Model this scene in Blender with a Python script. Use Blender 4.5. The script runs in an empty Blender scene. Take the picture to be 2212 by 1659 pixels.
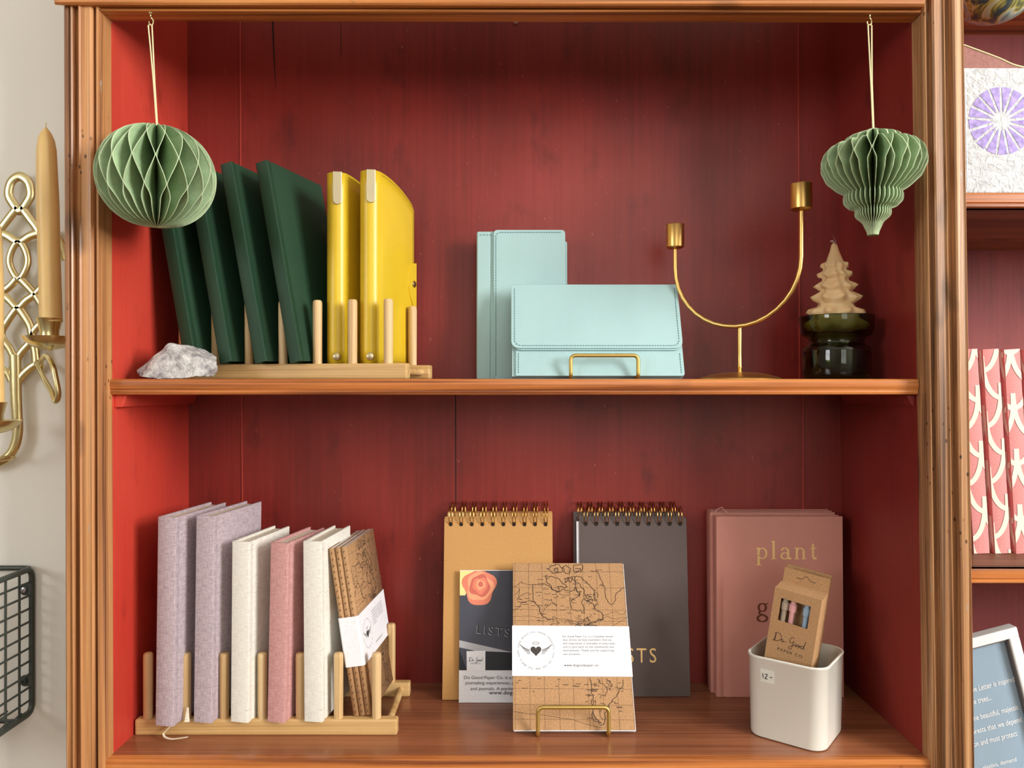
import bpy, bmesh, math, random
from mathutils import Vector, Matrix, Euler, noise
random.seed(7)
R = math.radians
col = bpy.context.scene.collection
F = 1660.0; CX = 1106.0; CY = 829.0; D = 0.83
def U(px, py, d):                 # pixel of the 2212x1659 frame at distance d from the camera -> point in the room
    return Vector(((px-CX)*d/F, d-D, -(py-CY)*d/F))

# ------------------------------------------------------------------ materials
def lin(c):
    return tuple((v/255/12.92 if v/255 <= .04045 else ((v/255+.055)/1.055)**2.4) for v in c) + (1,)
class NT:
    def __init__(s, name):
        s.m = bpy.data.materials.new(name); s.m.use_nodes = True
        s.t = s.m.node_tree; s.n = s.t.nodes; s.b = s.n['Principled BSDF']
        s.tc = s.n.new('ShaderNodeTexCoord')
    def new(s, ty, **k):
        n = s.n.new(ty)
        for a, v in k.items(): setattr(n, a, v)
        return n
    def link(s, a, b): s.t.links.new(a, b)
    def map(s, scale=(1,1,1), rot=(0,0,0), loc=(0,0,0), src='Object'):
        mp = s.new('ShaderNodeMapping'); mp.inputs['Scale'].default_value = scale
        mp.inputs['Rotation'].default_value = rot; mp.inputs['Location'].default_value = loc
        s.link(s.tc.outputs[src], mp.inputs['Vector']); return mp.outputs[0]
    def noise(s, vec, scale=5, detail=4, rough=.5, dist=0):
        n = s.new('ShaderNodeTexNoise'); n.inputs['Scale'].default_value = scale
        n.inputs['Detail'].default_value = detail; n.inputs['Roughness'].default_value = rough
        n.inputs['Distortion'].default_value = dist
        s.link(vec, n.inputs['Vector']); return n.outputs['Fac']
    def ramp(s, fac, stops):
        r = s.new('ShaderNodeValToRGB'); e = r.color_ramp.elements
        while len(e) < len(stops): e.new(.5)
        for i, (p, c) in enumerate(stops):
            e[i].position = p; e[i].color = c if len(c) == 4 else tuple(c)+(1,)
        s.link(fac, r.inputs['Fac']); return r.outputs['Color']
    def mix(s, fac, a, b, mode='MIX'):
        m = s.new('ShaderNodeMix', data_type='RGBA', blend_type=mode)
        for sock, v in ((m.inputs[0], fac), (m.inputs[6], a), (m.inputs[7], b)):
            if hasattr(v, 'is_output'): s.link(v, sock)
            else: sock.default_value = v
        return m.outputs[2]
    def math(s, op, a, b=0.0, c=0.0):
        m = s.new('ShaderNodeMath', operation=op)
        for i, v in enumerate((a, b, c)):
            if hasattr(v, 'is_output'): s.link(v, m.inputs[i])
            else: m.inputs[i].default_value = v
        return m.outputs[0]
    def set(s, color=None, rough=None, metal=None, spec=None, **k):
        for nm, v in (('Base Color', color), ('Roughness', rough), ('Metallic', metal), ('Specular IOR Level', spec)):
            if v is None: continue
            if hasattr(v, 'is_output'): s.link(v, s.b.inputs[nm])
            else: s.b.inputs[nm].default_value = v
        for nm, v in k.items(): s.b.inputs[nm.replace('_', ' ')].default_value = v
        return s
    def bump(s, h, strength=.3, dist=.001):
        b = s.new('ShaderNodeBump'); b.inputs['Strength'].default_value = strength; b.inputs['Distance'].default_value = dist
        s.link(h, b.inputs['Height']); s.link(b.outputs[0], s.b.inputs['Normal']); return s
def stretch(axis, along, across):
    v = [across]*3; v['XYZ'.index(axis)] = along; return tuple(v)
def flat(name, rgb, rough=.6, metal=0, **k):
    return NT(name).set(lin(rgb), rough, metal, **k).m
def wood(name, axis, dark, mid, light, rough=.45, fine=260, coarse=40, chips=0, knots=True, contrast=1.0, bump=.25):
    m = NT(name)
    a = m.noise(m.map(stretch(axis, 1.2, coarse)), 1.0, 5, .55, .6)
    b = m.noise(m.map(stretch(axis, 3.0, fine)), 1.0, 4, .6)
    w = m.math('ADD', m.math('MULTIPLY', a, .62), m.math('MULTIPLY', b, .38))
    c = m.ramp(w, [(.5-.12*contrast, lin(dark)), (.5, lin(mid)), (.5+.12*contrast, lin(light))])
    if knots:
        k = m.noise(m.map(stretch(axis, 9, 22)), 1.0, 2, .4)
        c = m.mix(m.ramp(k, [(.66, (0,0,0)), (.76, (.75,.75,.75))]), c, lin([v*.45 for v in dark]))
        sp = m.new('ShaderNodeTexVoronoi'); sp.inputs['Scale'].default_value = 1.0
        m.link(m.map(stretch(axis, 70, 130)), sp.inputs['Vector'])
        gate = m.ramp(m.noise(m.map(stretch(axis, 5, 12), loc=(3,1,2)), 1.0, 1), [(.60, (0,0,0)), (.68, (.9,.9,.9))])
        dots = m.ramp(sp.outputs['Distance'], [(.10, (1,1,1)), (.2, (0,0,0))])
        c = m.mix(m.mix(1.0, dots, gate, 'MULTIPLY'), c, lin((46,26,18)))
    if chips:
        ch = m.noise(m.map(stretch(axis, 26, 190), loc=(7,3,5)), 1.0, 4, .6)
        c = m.mix(m.ramp(ch, [(.70-chips, (0,0,0)), (.73-chips, (.8,.8,.8))]), c, lin((160,160,154)))
    m.set(c, rough); m.bump(w, bump, .0012)
    return m.m
def red_paint(name, base, dark, bright, rough=.42, marks=(), grain=0):
    m = NT(name)
    a = m.noise(m.map((3.2,3.2,2.2)), 1.0, 3, .5, .3)
    b = m.noise(m.map((170,170,5)), 1.0, 4, .6)
    c = m.ramp(m.math('ADD', m.math('MULTIPLY', a, .8), m.math('MULTIPLY', b, .2)), [(.36, lin(dark)), (.5, lin(base)), (.66, lin(bright))])
    st = m.noise(m.map((16,16,9), loc=(2,9,4)), 1.0, 4, .65)
    c = m.mix(m.ramp(st, [(.58, (0,0,0)), (.78, (.55,.55,.55))]), c, lin([v*.45 for v in dark]))
    sp = m.noise(m.map((330,330,120), loc=(1,2,3)), 1.0, 2, .5)
    c = m.mix(m.ramp(sp, [(.745, (0,0,0)), (.78, (.45,.45,.45))]), c, lin((205,130,115)))
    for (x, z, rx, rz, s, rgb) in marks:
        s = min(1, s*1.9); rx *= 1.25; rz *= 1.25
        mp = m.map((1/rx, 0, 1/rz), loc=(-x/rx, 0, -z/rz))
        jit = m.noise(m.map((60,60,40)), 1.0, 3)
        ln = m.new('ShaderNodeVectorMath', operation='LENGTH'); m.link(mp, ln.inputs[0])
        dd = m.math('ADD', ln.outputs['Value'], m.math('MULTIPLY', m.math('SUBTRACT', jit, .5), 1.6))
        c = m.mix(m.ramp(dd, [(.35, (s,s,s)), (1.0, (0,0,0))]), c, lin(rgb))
    m.set(c, rough)
    h = m.math('ADD', m.math('MULTIPLY', b, 1.0), m.math('MULTIPLY', st, .8))
    m.bump(h, .22+grain, .0006)
    return m.m
def cloth(name, rgb, rgb2, sc=900, rough=.85, fleck=None):
    m = NT(name)
    a = m.noise(m.map((sc,sc,sc*.12)), 1.0, 2); b = m.noise(m.map((sc*.14,sc*.14,sc)), 1.0, 2)
    w = m.math('ADD', m.math('MULTIPLY', a, .5), m.math('MULTIPLY', b, .5))
    c = m.ramp(w, [(.36, lin(rgb2)), (.6, lin(rgb))])
    if fleck:
        f = m.noise(m.map((70,70,900)), 1.0, 2, .4)
        c = m.mix(m.ramp(f, [(.66, (0,0,0)), (.72, (.6,.6,.6))]), c, lin(fleck))
    m.set(c, rough, spec=.25); m.bump(w, .35, .0004); return m.m
def leather(name, rgb, rough=.42, sc=700, st=.2, var=.12, **k):
    m = NT(name)
    v = m.new('ShaderNodeTexVoronoi'); v.inputs['Scale'].default_value = sc
    m.link(m.map((1,1,1)), v.inputs['Vector'])
    n = m.noise(m.map((9,9,5)), 1.0, 3)
    c = m.ramp(n, [(.3, lin([q*(1-var) for q in rgb])), (.7, lin([min(255,q*(1+var*.5)) for q in rgb]))])
    m.set(c, rough, **k); m.bump(v.outputs['Distance'], st, .0004); return m.m
def metal(name, rgb, rough=.25, lump=.12):
    m = NT(name); n = m.noise(m.map((60,60,60)), 1.0, 3)
    m.set(lin(rgb), m.math('ADD', rough-.05, m.math('MULTIPLY', n, .12)), 1.0); m.bump(n, lump, .002); return m.m
def paper(name, rgb, rough=.8, var=.06, st=.1, sc=500):
    m = NT(name); n = m.noise(m.map((sc,sc,sc)), 1.0, 3)
    c = m.ramp(n, [(.35, lin([q*(1-var) for q in rgb])), (.65, lin([min(255,q*(1+var)) for q in rgb]))])
    m.set(c, rough, spec=.2); m.bump(n, st, .0003); return m.m

M = {}
M['pine_v'] = wood('aged_pine_vertical', 'Z', (104,66,42), (178,122,76), (210,158,104), .34, 520, 80, chips=.02, contrast=1.15)
M['pine_r'] = wood('weathered_pine_vertical', 'Z', (78,54,38), (160,114,76), (206,160,112), .34, 800, 110, chips=.01, contrast=1.15)
M['pine_h'] = wood('aged_pine_horizontal', 'X', (116,68,36), (186,116,60), (212,146,84), .36, 420, 60, chips=.0)
M['pine_edge'] = wood('pine_shelf_edge', 'X', (120,64,34), (184,110,56), (210,138,76), .30, 340, 60)
M['varnish'] = wood('varnished_shelf_top', 'X', (104,62,42), (138,84,56), (156,98,66), .26, 240, 14, knots=False, bump=.06)
M['bare_under'] = wood('bare_shelf_underside', 'X', (96,60,42), (134,90,62), (150,104,74), .5, 200, 20)
K = lambda x, y: ((x-CX)*1.05/F, -(y-CY)*1.05/F)
mk = []
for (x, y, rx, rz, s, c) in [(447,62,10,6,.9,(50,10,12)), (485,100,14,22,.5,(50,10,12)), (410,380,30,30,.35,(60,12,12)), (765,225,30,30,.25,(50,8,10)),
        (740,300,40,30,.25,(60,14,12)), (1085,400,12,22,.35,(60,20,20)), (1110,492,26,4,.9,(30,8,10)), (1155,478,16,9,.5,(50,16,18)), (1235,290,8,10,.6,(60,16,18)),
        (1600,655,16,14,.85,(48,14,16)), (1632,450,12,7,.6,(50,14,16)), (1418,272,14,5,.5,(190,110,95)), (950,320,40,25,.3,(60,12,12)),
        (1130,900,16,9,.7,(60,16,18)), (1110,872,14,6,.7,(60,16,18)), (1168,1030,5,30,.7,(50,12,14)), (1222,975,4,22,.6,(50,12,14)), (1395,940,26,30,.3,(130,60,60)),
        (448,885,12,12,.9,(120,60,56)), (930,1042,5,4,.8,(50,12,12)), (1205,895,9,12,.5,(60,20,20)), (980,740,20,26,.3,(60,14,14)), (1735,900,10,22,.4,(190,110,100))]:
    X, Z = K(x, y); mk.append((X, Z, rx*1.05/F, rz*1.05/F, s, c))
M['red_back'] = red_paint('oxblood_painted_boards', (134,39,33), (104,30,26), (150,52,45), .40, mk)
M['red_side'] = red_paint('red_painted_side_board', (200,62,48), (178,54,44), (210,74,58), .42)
M['red_right'] = red_paint('darker_red_side_board', (134,42,36), (112,34,30), (146,52,44), .42)  # right side board, a darker red than the left one
M['red_bay'] = red_paint('red_boards_with_pink_sheen', (142,60,58), (116,46,46), (160,76,72), .62, grain=.25)  # same red, lightened by a pinkish sheen put into the colour
M['bamboo'] = wood('bamboo', 'Z', (176,138,88), (206,172,122), (224,194,148), .5, 380, 60, knots=False, bump=.12)
M['bamboo_x'] = wood('bamboo_rail', 'X', (170,130,78), (200,162,106), (216,182,130), .5, 380, 60, knots=False, bump=.12)
M['green'] = leather('dark_green_leatherette', (34,64,44), .55, 900, .10, spec=.3)
M['yellow'] = leather('yellow_leather', (216,182,38), .36, 1200, .08, var=.06)
M['yellow_edge'] = flat('yellow_leather_edge', (250,214,60), .5)
M['mint'] = leather('mint_leatherette', (164,198,199), .40, 520, .22, var=.04)
M['mint_thread'] = flat('teal_thread', (70,118,126), .8)
M['gold_thread'] = flat('ochre_thread', (176,134,6), .8)
M['cream'] = paper('cream_paper', (226,216,196))
M['white_paper'] = paper('white_paper', (238,238,242), .6, .02, .04)
M['nickel'] = metal('brushed_champagne_metal', (196,182,150), .42, .03)
M['brass'] = metal('polished_brass', (216,200,150), .24, .05)
M['gold'] = metal('satin_gold', (222,180,108), .33, .01)
M['gold_flat'] = metal('satin_gold_wire', (206,178,104), .45, .03)
M['coil'] = metal('bronze_wire', (196,146,80), .2, .0)
M['lav'] = cloth('lavender_book_cloth', (192,176,182), (158,142,148))
M['white_cloth'] = cloth('birch_pattern_book_cloth', (232,230,220), (216,212,200), fleck=(176,170,150))
M['pink_cloth'] = cloth('rose_book_cloth', (206,158,154), (180,130,128))
M['pink_leather'] = leather('dusty_pink_leatherette', (200,136,122), .40, 620, .38, var=.05)
M['kraft'] = paper('kraft_card', (180,140,100), .75, .07, .1, 700)
M['ochre'] = paper('ochre_card', (200,152,94), .7, .04, .06, 700)
M['grey_card'] = paper('charcoal_card', (98,86,84), .62, .05, .08, 800)
M['foil'] = flat('gold_foil', (244,206,138), .36, .15)
M['ink'] = flat('dark_brown_ink', (66,46,36), .8)
M['ink_grey'] = flat('grey_ink', (88,86,92), .8)
M['ink_dark'] = flat('charcoal_ink', (64,60,56), .8)
M['dark'] = flat('shadowed_hole', (24,18,16), .8)
M['sage'] = paper('sage_green_paper', (158,184,142), .7, .03, .05, 300)
M['sage_edge'] = flat('pale_green_paper_edge', (190,208,168), .7)
M['string'] = flat('ecru_cord', (222,214,168), .8)
M['wax'] = NT('beeswax').set(lin((224,190,126)), .42, 0, Subsurface_Weight=.25, Subsurface_Scale=.01).m
M['wax2'] = NT('pale_wax').set(lin((228,194,146)), .4, 0, Subsurface_Weight=.35, Subsurface_Scale=.01).m
M['wick'] = flat('waxed_wick', (200,180,176), .8)
M['tag'] = NT('mauve_film').set(lin((150,90,100)), .2, 0, Alpha=.7).m
M['white_glaze'] = NT('white_enamel').set(lin((228,226,216)), .22).m
g = NT('olive_glass'); g.set(lin((128,142,74)), .04, 0, IOR=1.45, Transmission_Weight=1.0); M['glass'] = g.m
M['wire'] = leather('dark_green_wire', (58,64,58), .4, 200, .1)
M['steel'] = metal('steel_screw', (210,210,214), .25, 0)
wl = NT('cream_plaster'); n_ = wl.noise(wl.map((60,60,60)), 1, 4); wl.set(wl.ramp(wl.noise(wl.map((3,3,3)), 1, 3), [(.3, lin((233,230,221))), (.7, lin((240,237,229)))]), .8); wl.bump(n_, .25, .002); M['wall'] = wl.m
M['room_paint'] = flat('taupe_wall_paint', (150,144,134), .85)
M['floor'] = wood('oak_floorboards', 'Y', (90,60,38), (130,92,60), (150,110,74), .4, 60, 12, knots=False)
M['ceiling'] = flat('white_ceiling_paint', (226,224,218), .9)
M['trim'] = flat('white_gloss_trim', (232,230,224), .35)
rk = NT('pale_grey_stone'); v1 = rk.noise(rk.map((90,90,90)), 1, 5, .7); v2 = rk.noise(rk.map((420,420,420)), 1, 3, .7)
rk.set(rk.mix(rk.ramp(v2, [(.60,(0,0,0)),(.70,(.5,.5,.5))]), rk.ramp(v1, [(.34, lin((128,124,128))), (.5, lin((190,186,184))), (.66, lin((222,220,216)))]), lin((92,88,90))), .6); rk.bump(rk.math('ADD', v1, v2), .8, .003); M['stone'] = rk.m
mb_ = NT('marbled_paper_glaze'); w_ = mb_.noise(mb_.map((26,16,30), rot=(0,.6,0)), 1.0, 5, .55, 2.4)
mb_.set(mb_.ramp(w_, [(.30, lin((120,150,160))), (.40, lin((66,84,100))), (.46, lin((140,144,90))), (.50, lin((214,206,110))), (.54, lin((226,228,206))), (.60, lin((176,214,206))), (.68, lin((110,140,140))), (.76, lin((150,156,100)))]), .18); M['marble'] = mb_.m
hp = NT('handmade_white_paper'); h1 = hp.noise(hp.map((130,130,130)), 1, 4, .6, 1.2); hp.set(hp.ramp(h1, [(.3, lin((186,188,190))), (.6, lin((220,222,224)))]), .7); hp.bump(h1, .9, .004); M['handmade'] = hp.m
M['purple'] = paper('violet_block_print', (164,148,206), .7, .12, .6, 160)
M['brownpaper'] = paper('mauve_brown_paper', (158,112,104), .7, .05, .2, 300)
M['tan_edge'] = paper('tan_card_edge', (206,186,158), .7)
M['scallop_pink'] = paper('pink_book_cloth', (226,150,148), .7, .05, .15, 600)
M['scallop_cream'] = flat('cream_print', (238,232,214), .75)
M['frame_white'] = flat('white_frame_lacquer', (240,240,238), .35)
M['frame_dark'] = flat('grey_bevel_card', (96,92,90), .5)
M['sky_tinted_print'] = NT('print_with_sky_reflection').set(lin((150,172,190)), .12, 0).m  # glossy print, the glass's bluish sky reflection painted into its colour
M['text_white'] = flat('white_print', (250,250,250), .6)
M['rose1'] = flat('rose_coral_print', (226,130,104), .6); M['rose2'] = flat('rose_peach_print', (240,164,124), .6)
M['rose3'] = flat('rose_deep_print', (204,104,88), .6); M['pale_yellow'] = flat('pale_yellow_print', (238,226,150), .6)
M['slate'] = flat('slate_print', (70,72,84), .55); M['black_print'] = flat('black_print', (34,34,42), .55); M['silver_print'] = flat('silver_print', (180,180,184), .5)
M['stamp_and_shaded_foil'] = flat('brown_stamp_and_shaded_foil', (126,76,58), .4, .2)  # brown of the stamped mark; also foil lettering with shade painted into its colour
M['pen_pink'] = flat('pink_pen_plastic', (230,170,170), .3); M['pen_blue'] = flat('blue_pen_plastic', (156,182,206), .3); M['pen_tan'] = flat('taupe_pen_plastic', (176,160,142), .3)
M['tape'] = NT('clear_price_sticker').set(lin((222,220,210)), .3).m
for k_ in ('sky',): pass

# ------------------------------------------------------------------ mesh building
class MB:
    def __init__(s): s.v = []; s.f = []
    def add(s, v, f):
        o = len(s.v); s.v += [Vector(p) for p in v]; s.f += [tuple(i+o for i in q) for q in f]; return s
    def hexa(s, b, t):            # bottom 4, top 4 (both counter-clockwise from above)
        return s.add(list(b)+list(t), [(3,2,1,0),(4,5,6,7),(0,1,5,4),(1,2,6,5),(2,3,7,6),(3,0,4,7)])
    def box(s, x0, x1, y0, y1, z0, z1):
        return s.hexa([(x0,y0,z0),(x1,y0,z0),(x1,y1,z0),(x0,y1,z0)], [(x0,y0,z1),(x1,y0,z1),(x1,y1,z1),(x0,y1,z1)])
    def loft(s, rings, cap=True, closed=True, loop=False):
        o = len(s.v); n = len(rings[0])
        for r in rings: s.v += [Vector(p) for p in r]
        m = len(rings)
        for i in range(m if loop else m-1):
            a = o+i*n; b = o+((i+1) % m)*n
            for j in range(n if closed else n-1):
                k = (j+1) % n; s.f.append((a+j, a+k, b+k, b+j))
        if cap and not loop and closed:
            s.f.append(tuple(o+j for j in reversed(range(n)))); s.f.append(tuple(o+(m-1)*n+j for j in range(n)))
        return s
    def lathe(s, prof, c=(0,0,0), n=40, cap=False):
        c = Vector(c)
        return s.loft([[c+Vector((r*math.cos(2*math.pi*k/n), r*math.sin(2*math.pi*k/n), z)) for k in range(n)] for r, z in prof], cap=cap)
    def tube(s, path, r, n=8, closed=False, taper=None):
        P = [Vector(p) for p in path]; m = len(P); rings = []
        T = []
        for i in range(m):
            a = P[(i-1) % m] if (closed or i > 0) else P[i]; b = P[(i+1) % m] if (closed or i < m-1) else P[i]
            T.append((b-a).normalized())
        u = T[0].orthogonal().normalized()
        for i in range(m):
            u = (u - T[i]*u.dot(T[i])).normalized(); w = T[i].cross(u)
            rr = r*(taper(i/(m-1)) if taper else 1)
            rings.append([P[i]+(u*math.cos(2*math.pi*k/n)+w*math.sin(2*math.pi*k/n))*rr for k in range(n)])
        if closed:                       # align the seam
            best = min(range(n), key=lambda sft: (rings[0][0]-(rings[-1][sft])).length)
        return s.loft(rings, loop=closed)
    def band(s, path, w, t, axis=(0,1,0), closed=False, taper=None, rnd=True):   # flattened rod, thin along axis
        P = [Vector(p) for p in path]; m = len(P); ax = Vector(axis); rings = []
        for i in range(m):
            a = P[(i-1) % m] if (closed or i > 0) else P[i]; b = P[(i+1) % m] if (closed or i < m-1) else P[i]
            T = (b-a).normalized(); sd = T.cross(ax).normalized()
            ww = w/2*(taper(i/(m-1)) if taper else 1); tt = t/2
            if rnd: rings.append([P[i]+sd*ww*math.cos(q)+ax*tt*math.sin(q) for q in [2*math.pi*k/10 for k in range(10)]])
            else: rings.append([P[i]+sd*a_*ww+ax*b_*tt for a_, b_ in ((1,1),(-1,1),(-1,-1),(1,-1))])
        return s.loft(rings, loop=closed)
    def poly(s, pts, y0, y1):            # polygon in x,z extruded along y
        n = len(pts)
        return s.loft([[(x,y0,z) for x,z in pts], [(x,y1,z) for x,z in pts]])
    def merge(s, o): return s.add(o.v, o.f)
    def xf(s, mat):
        s.v = [mat @ p for p in s.v]; return s
    def fn(s, f):
        s.v = [Vector(f(p)) for p in s.v]; return s
    def build(s, name, mat, parent=None, smooth=False, bevel=0, seg=2, world=False, sub=0, solid=0, angle=40):
        me = bpy.data.meshes.new(name)
        if world and parent is not None:
            iv = world_of(parent).inverted(); vs = [iv @ p for p in s.v]
        else: vs = s.v
        me.from_pydata([tuple(p) for p in vs], [], s.f)
        bm = bmesh.new(); bm.from_mesh(me); bmesh.ops.recalc_face_normals(bm, faces=bm.faces); bm.to_mesh(me); bm.free()
        me.materials.append(M[mat] if isinstance(mat, str) else mat)
        o = bpy.data.objects.new(name, me); col.objects.link(o); o.parent = parent
        if smooth:
            for p in me.polygons: p.use_smooth = True
            me.set_sharp_from_angle(angle=R(angle))
        if solid: q = o.modifiers.new('thickness', 'SOLIDIFY'); q.thickness = solid; q.offset = 0
        if bevel: q = o.modifiers.new('bevel', 'BEVEL'); q.width = bevel; q.segments = seg; q.limit_method = 'ANGLE'
        if sub: q = o.modifiers.new('smooth', 'SUBSURF'); q.levels = sub; q.render_levels = sub
        return o
def world_of(o):
    m = o.matrix_basis
    while o.parent: o = o.parent; m = o.matrix_basis @ m
    return m
def thing(name, label, cat, loc=(0,0,0), rot=(0,0,0), group=None):
    o = bpy.data.objects.new(name, None); col.objects.link(o); o.empty_display_size = .02
    o.location = loc; o.rotation_euler = rot; o['label'] = label; o['category'] = cat
    if group: o['group'] = group
    return o
def dup(root, loc, rot=None, label=None):
    r = root.copy(); col.objects.link(r); r.location = loc
    if rot: r.rotation_euler = rot
    if label: r['label'] = label
    def kids(a, b):
        for ch in a.children:
            c = ch.copy(); col.objects.link(c); c.parent = b; kids(ch, c)
    kids(root, r)
    return r
def struct(o): o['kind'] = 'structure'; return o
def cr(pts, n=6, closed=False):          # smooth path through points
    P = [Vector(p) for p in pts]; m = len(P); out = []
    for i in range(m if closed else m-1):
        g = lambda k: P[k % m] if closed else P[max(0, min(m-1, k))]
        a, b, c, d = g(i-1), g(i), g(i+1), g(i+2)
        for j in range(n):
            t = j/n
            out.append(.5*((2*b)+(c-a)*t+(2*a-5*b+4*c-d)*t*t+(3*b-a-3*c+d)*t**3))
    if not closed: out.append(P[-1])
    return out
def fillet(pts, r, n=5, closed=False):
    P = [Vector(p) for p in pts]; m = len(P); out = []
    for i in range(m):
        if not closed and i in (0, m-1): out.append(P[i]); continue
        a, b, c = P[i-1], P[i], P[(i+1) % m]
        u = (a-b); w = (c-b); rr = min(r, u.length*.48, w.length*.48); p0 = b+u.normalized()*rr; p1 = b+w.normalized()*rr
        for j in range(n+1):
            t = j/n; out.append(p0*(1-t)**2+b*2*t*(1-t)+p1*t*t)
    return out
def rrect(w, h, r, n=5):
    return [(p.x, p.y) for p in fillet([(0,0,0),(w,0,0),(w,h,0),(0,h,0)], r, n, True)]

# --- flat print on a plane: polylines, polygons and lettering, in (u, v) with a lift off the surface
_tc = {}
def text2d(s, size, track=1.0, bold=0):
    key = (s, track, bold)
    if key not in _tc:
        cu = bpy.data.curves.new('t', 'FONT'); cu.body = s; cu.size = 1; cu.space_character = track; cu.resolution_u = 3; cu.offset = bold
        ob = bpy.data.objects.new('t', cu); col.objects.link(ob)
        dg = bpy.context.evaluated_depsgraph_get(); me = bpy.data.meshes.new_from_object(ob.evaluated_get(dg))
        _tc[key] = ([(v.co.x, v.co.y) for v in me.vertices], [tuple(p.vertices) for p in me.polygons])
        bpy.data.objects.remove(ob); bpy.data.curves.remove(cu); bpy.data.meshes.remove(me)
    v, f = _tc[key]
    return [(x*size, y*size) for x, y in v], f
class Print:
    def __init__(s): s.v = []; s.f = []; s.l = {}; s.k = 0
    def text(s, t, x, y, size, align='L', track=1.0, bold=0, ang=0, squeeze=1.0):
        v, f = text2d(t, size, track, bold)
        if not v: return s
        x0 = min(p[0] for p in v); x1 = max(p[0] for p in v)
        off = {'L': -x0, 'C': -(x0+x1)/2, 'R': -x1}[align]
        c, sn = math.cos(ang), math.sin(ang); o = len(s.v)
        for a, b in v:
            a = (a+off)*squeeze; s.v.append((x+a*c-b*sn, y+a*sn+b*c))
        s.f += [tuple(i+o for i in q) for q in f]; return s
    def poly(s, pts):
        o = len(s.v); s.v += list(pts); s.f.append(tuple(range(o, o+len(pts)))); return s
    def line(s, pts, w, closed=False):
        P = [Vector((a, b)) for a, b in pts]
        P = [p for i, p in enumerate(P) if i == 0 or (p-P[i-1]).length > 1e-7]
        if closed and (P[0]-P[-1]).length > 1e-7: P.append(P[0])
        if len(P) < 2: return s
        o = len(s.v); m = len(P); s.k += 1
        for i in range(m):
            d0 = (P[i]-P[i-1]).normalized() if i else ((P[-1]-P[-2]).normalized() if closed else (P[1]-P[0]).normalized())
            d1 = (P[i+1]-P[i]).normalized() if i < m-1 else ((P[1]-P[0]).normalized() if closed else d0)
            t = d0+d1
            t = t.normalized() if t.length > .3 else d1
            k = 1/max(.6, t.dot(d1)); n = Vector((-t.y, t.x))*w/2*k
            e = Vector((0,0)) if closed else (-d1*w*.2 if i == 0 else d0*w*.2 if i == m-1 else Vector((0,0)))
            for q in (P[i]+n+e, P[i]-n+e): s.l[len(s.v)] = s.k % 14; s.v.append(tuple(q))
        for i in range(m-1): s.f.append((o+2*i, o+2*i+1, o+2*i+3, o+2*i+2))
        return s
    def disc(s, x, y, r, n=16): return s.poly([(x+r*math.cos(2*math.pi*k/n), y+r*math.sin(2*math.pi*k/n)) for k in range(n)])
    def clip(s, u0, u1, v0, v1):
        s.v = [(min(max(a,u0),u1), min(max(b,v0),v1)) for a, b in s.v]; return s
    def on(s, f):                        # f(u,v) -> 3D
        n = (Vector(f(.011,.01))-Vector(f(.01,.01))).cross(Vector(f(.01,.011))-Vector(f(.01,.01)))
        n = n.normalized() if n.length else Vector((0,0,0))
        mb = MB(); mb.v = [Vector(f(a, b))+n*s.l.get(i, 0)*7e-6 for i, (a, b) in enumerate(s.v)]; mb.f = s.f; return mb
    def build(s, name, mat, parent, f, **k): 
        mb = s.on(f); me = bpy.data.meshes.new(name); me.from_pydata([tuple(p) for p in mb.v], [], mb.f)
        me.materials.append(M[mat]); o = bpy.data.objects.new(name, me); col.objects.link(o); o.parent = parent
        return o

# ------------------------------------------------------------------ the room
def box_struct(name, mat, *boxes):
    m = MB()
    for b in boxes: m.box(*b)
    return struct(m.build(name, mat))
YW = .10
box_struct('wall_back', 'wall', (-2.6,-.4850,YW,YW+.12,-1.5,1.6), (1.16,2.6,YW,YW+.12,-1.5,1.6), (-.485,1.16,YW,YW+.12,.72,1.6))
box_struct('floor', 'floor', (-2.7,2.7,-3.3,.5,-1.56,-1.5))
box_struct('ceiling', 'ceiling', (-2.7,2.7,-3.3,.5,1.6,1.66))
box_struct('wall_left', 'room_paint', (-2.7,-2.6,-3.3,.22,-1.5,1.6))
box_struct('wall_right', 'room_paint', (2.6,2.7,-3.3,.22,-1.5,1.6))
box_struct('wall_front', 'room_paint', (-2.6,2.6,-3.3,-3.2,-1.5,1.6))
def window(name, loc, rotz, w, h, power, colr, nx=2, nz=2):
    m = MB(); t = .05
    m.box(-w/2-t, w/2+t, 0, .04, -h/2-t, -h/2); m.box(-w/2-t, w/2+t, 0, .04, h/2, h/2+t)
    m.box(-w/2-t, -w/2, 0, .04, -h/2, h/2); m.box(w/2, w/2+t, 0, .04, -h/2, h/2)
    for i in range(1, nx): x = -w/2+w*i/nx; m.box(x-.015, x+.015, .005, .03, -h/2, h/2)
    for i in range(1, nz): z = -h/2+h*i/nz; m.box(-w/2, w/2, .005, .03, z-.012, z+.012)
    o = m.build(name, 'trim'); o.location = loc; o.rotation_euler = (0,0,rotz); struct(o)
    L = bpy.data.lights.new(name+'_daylight', 'AREA'); L.shape = 'RECTANGLE'; L.size = w; L.size_y = h; L.energy = power; L.color = colr
    lo = bpy.data.objects.new(name+'_daylight', L); col.objects.link(lo)
    d = Vector((-math.sin(rotz), math.cos(rotz), 0))            # into the room
    lo.location = Vector(loc) - d*.002; lo.rotation_euler = (R(90), 0, rotz+math.pi)
    lo.rotation_euler = (R(90), 0, rotz)
    lo.rotation_euler = d.to_track_quat('-Z', 'Z').to_euler()
    return o
window('window_1', (2.57, -1.85, .76), R(90), 1.3, 1.2, 125, (1, .985, .965), 3, 2)
window('window_2', (-2.57, -2.35, .65), R(-90), .9, 1.2, 34, (.95, .98, 1), 2, 2)
window('window_3', (.45, -3.17, .55), 0, .9, 1.2, 8, (.95, 1, .96), 2, 2)

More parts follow.
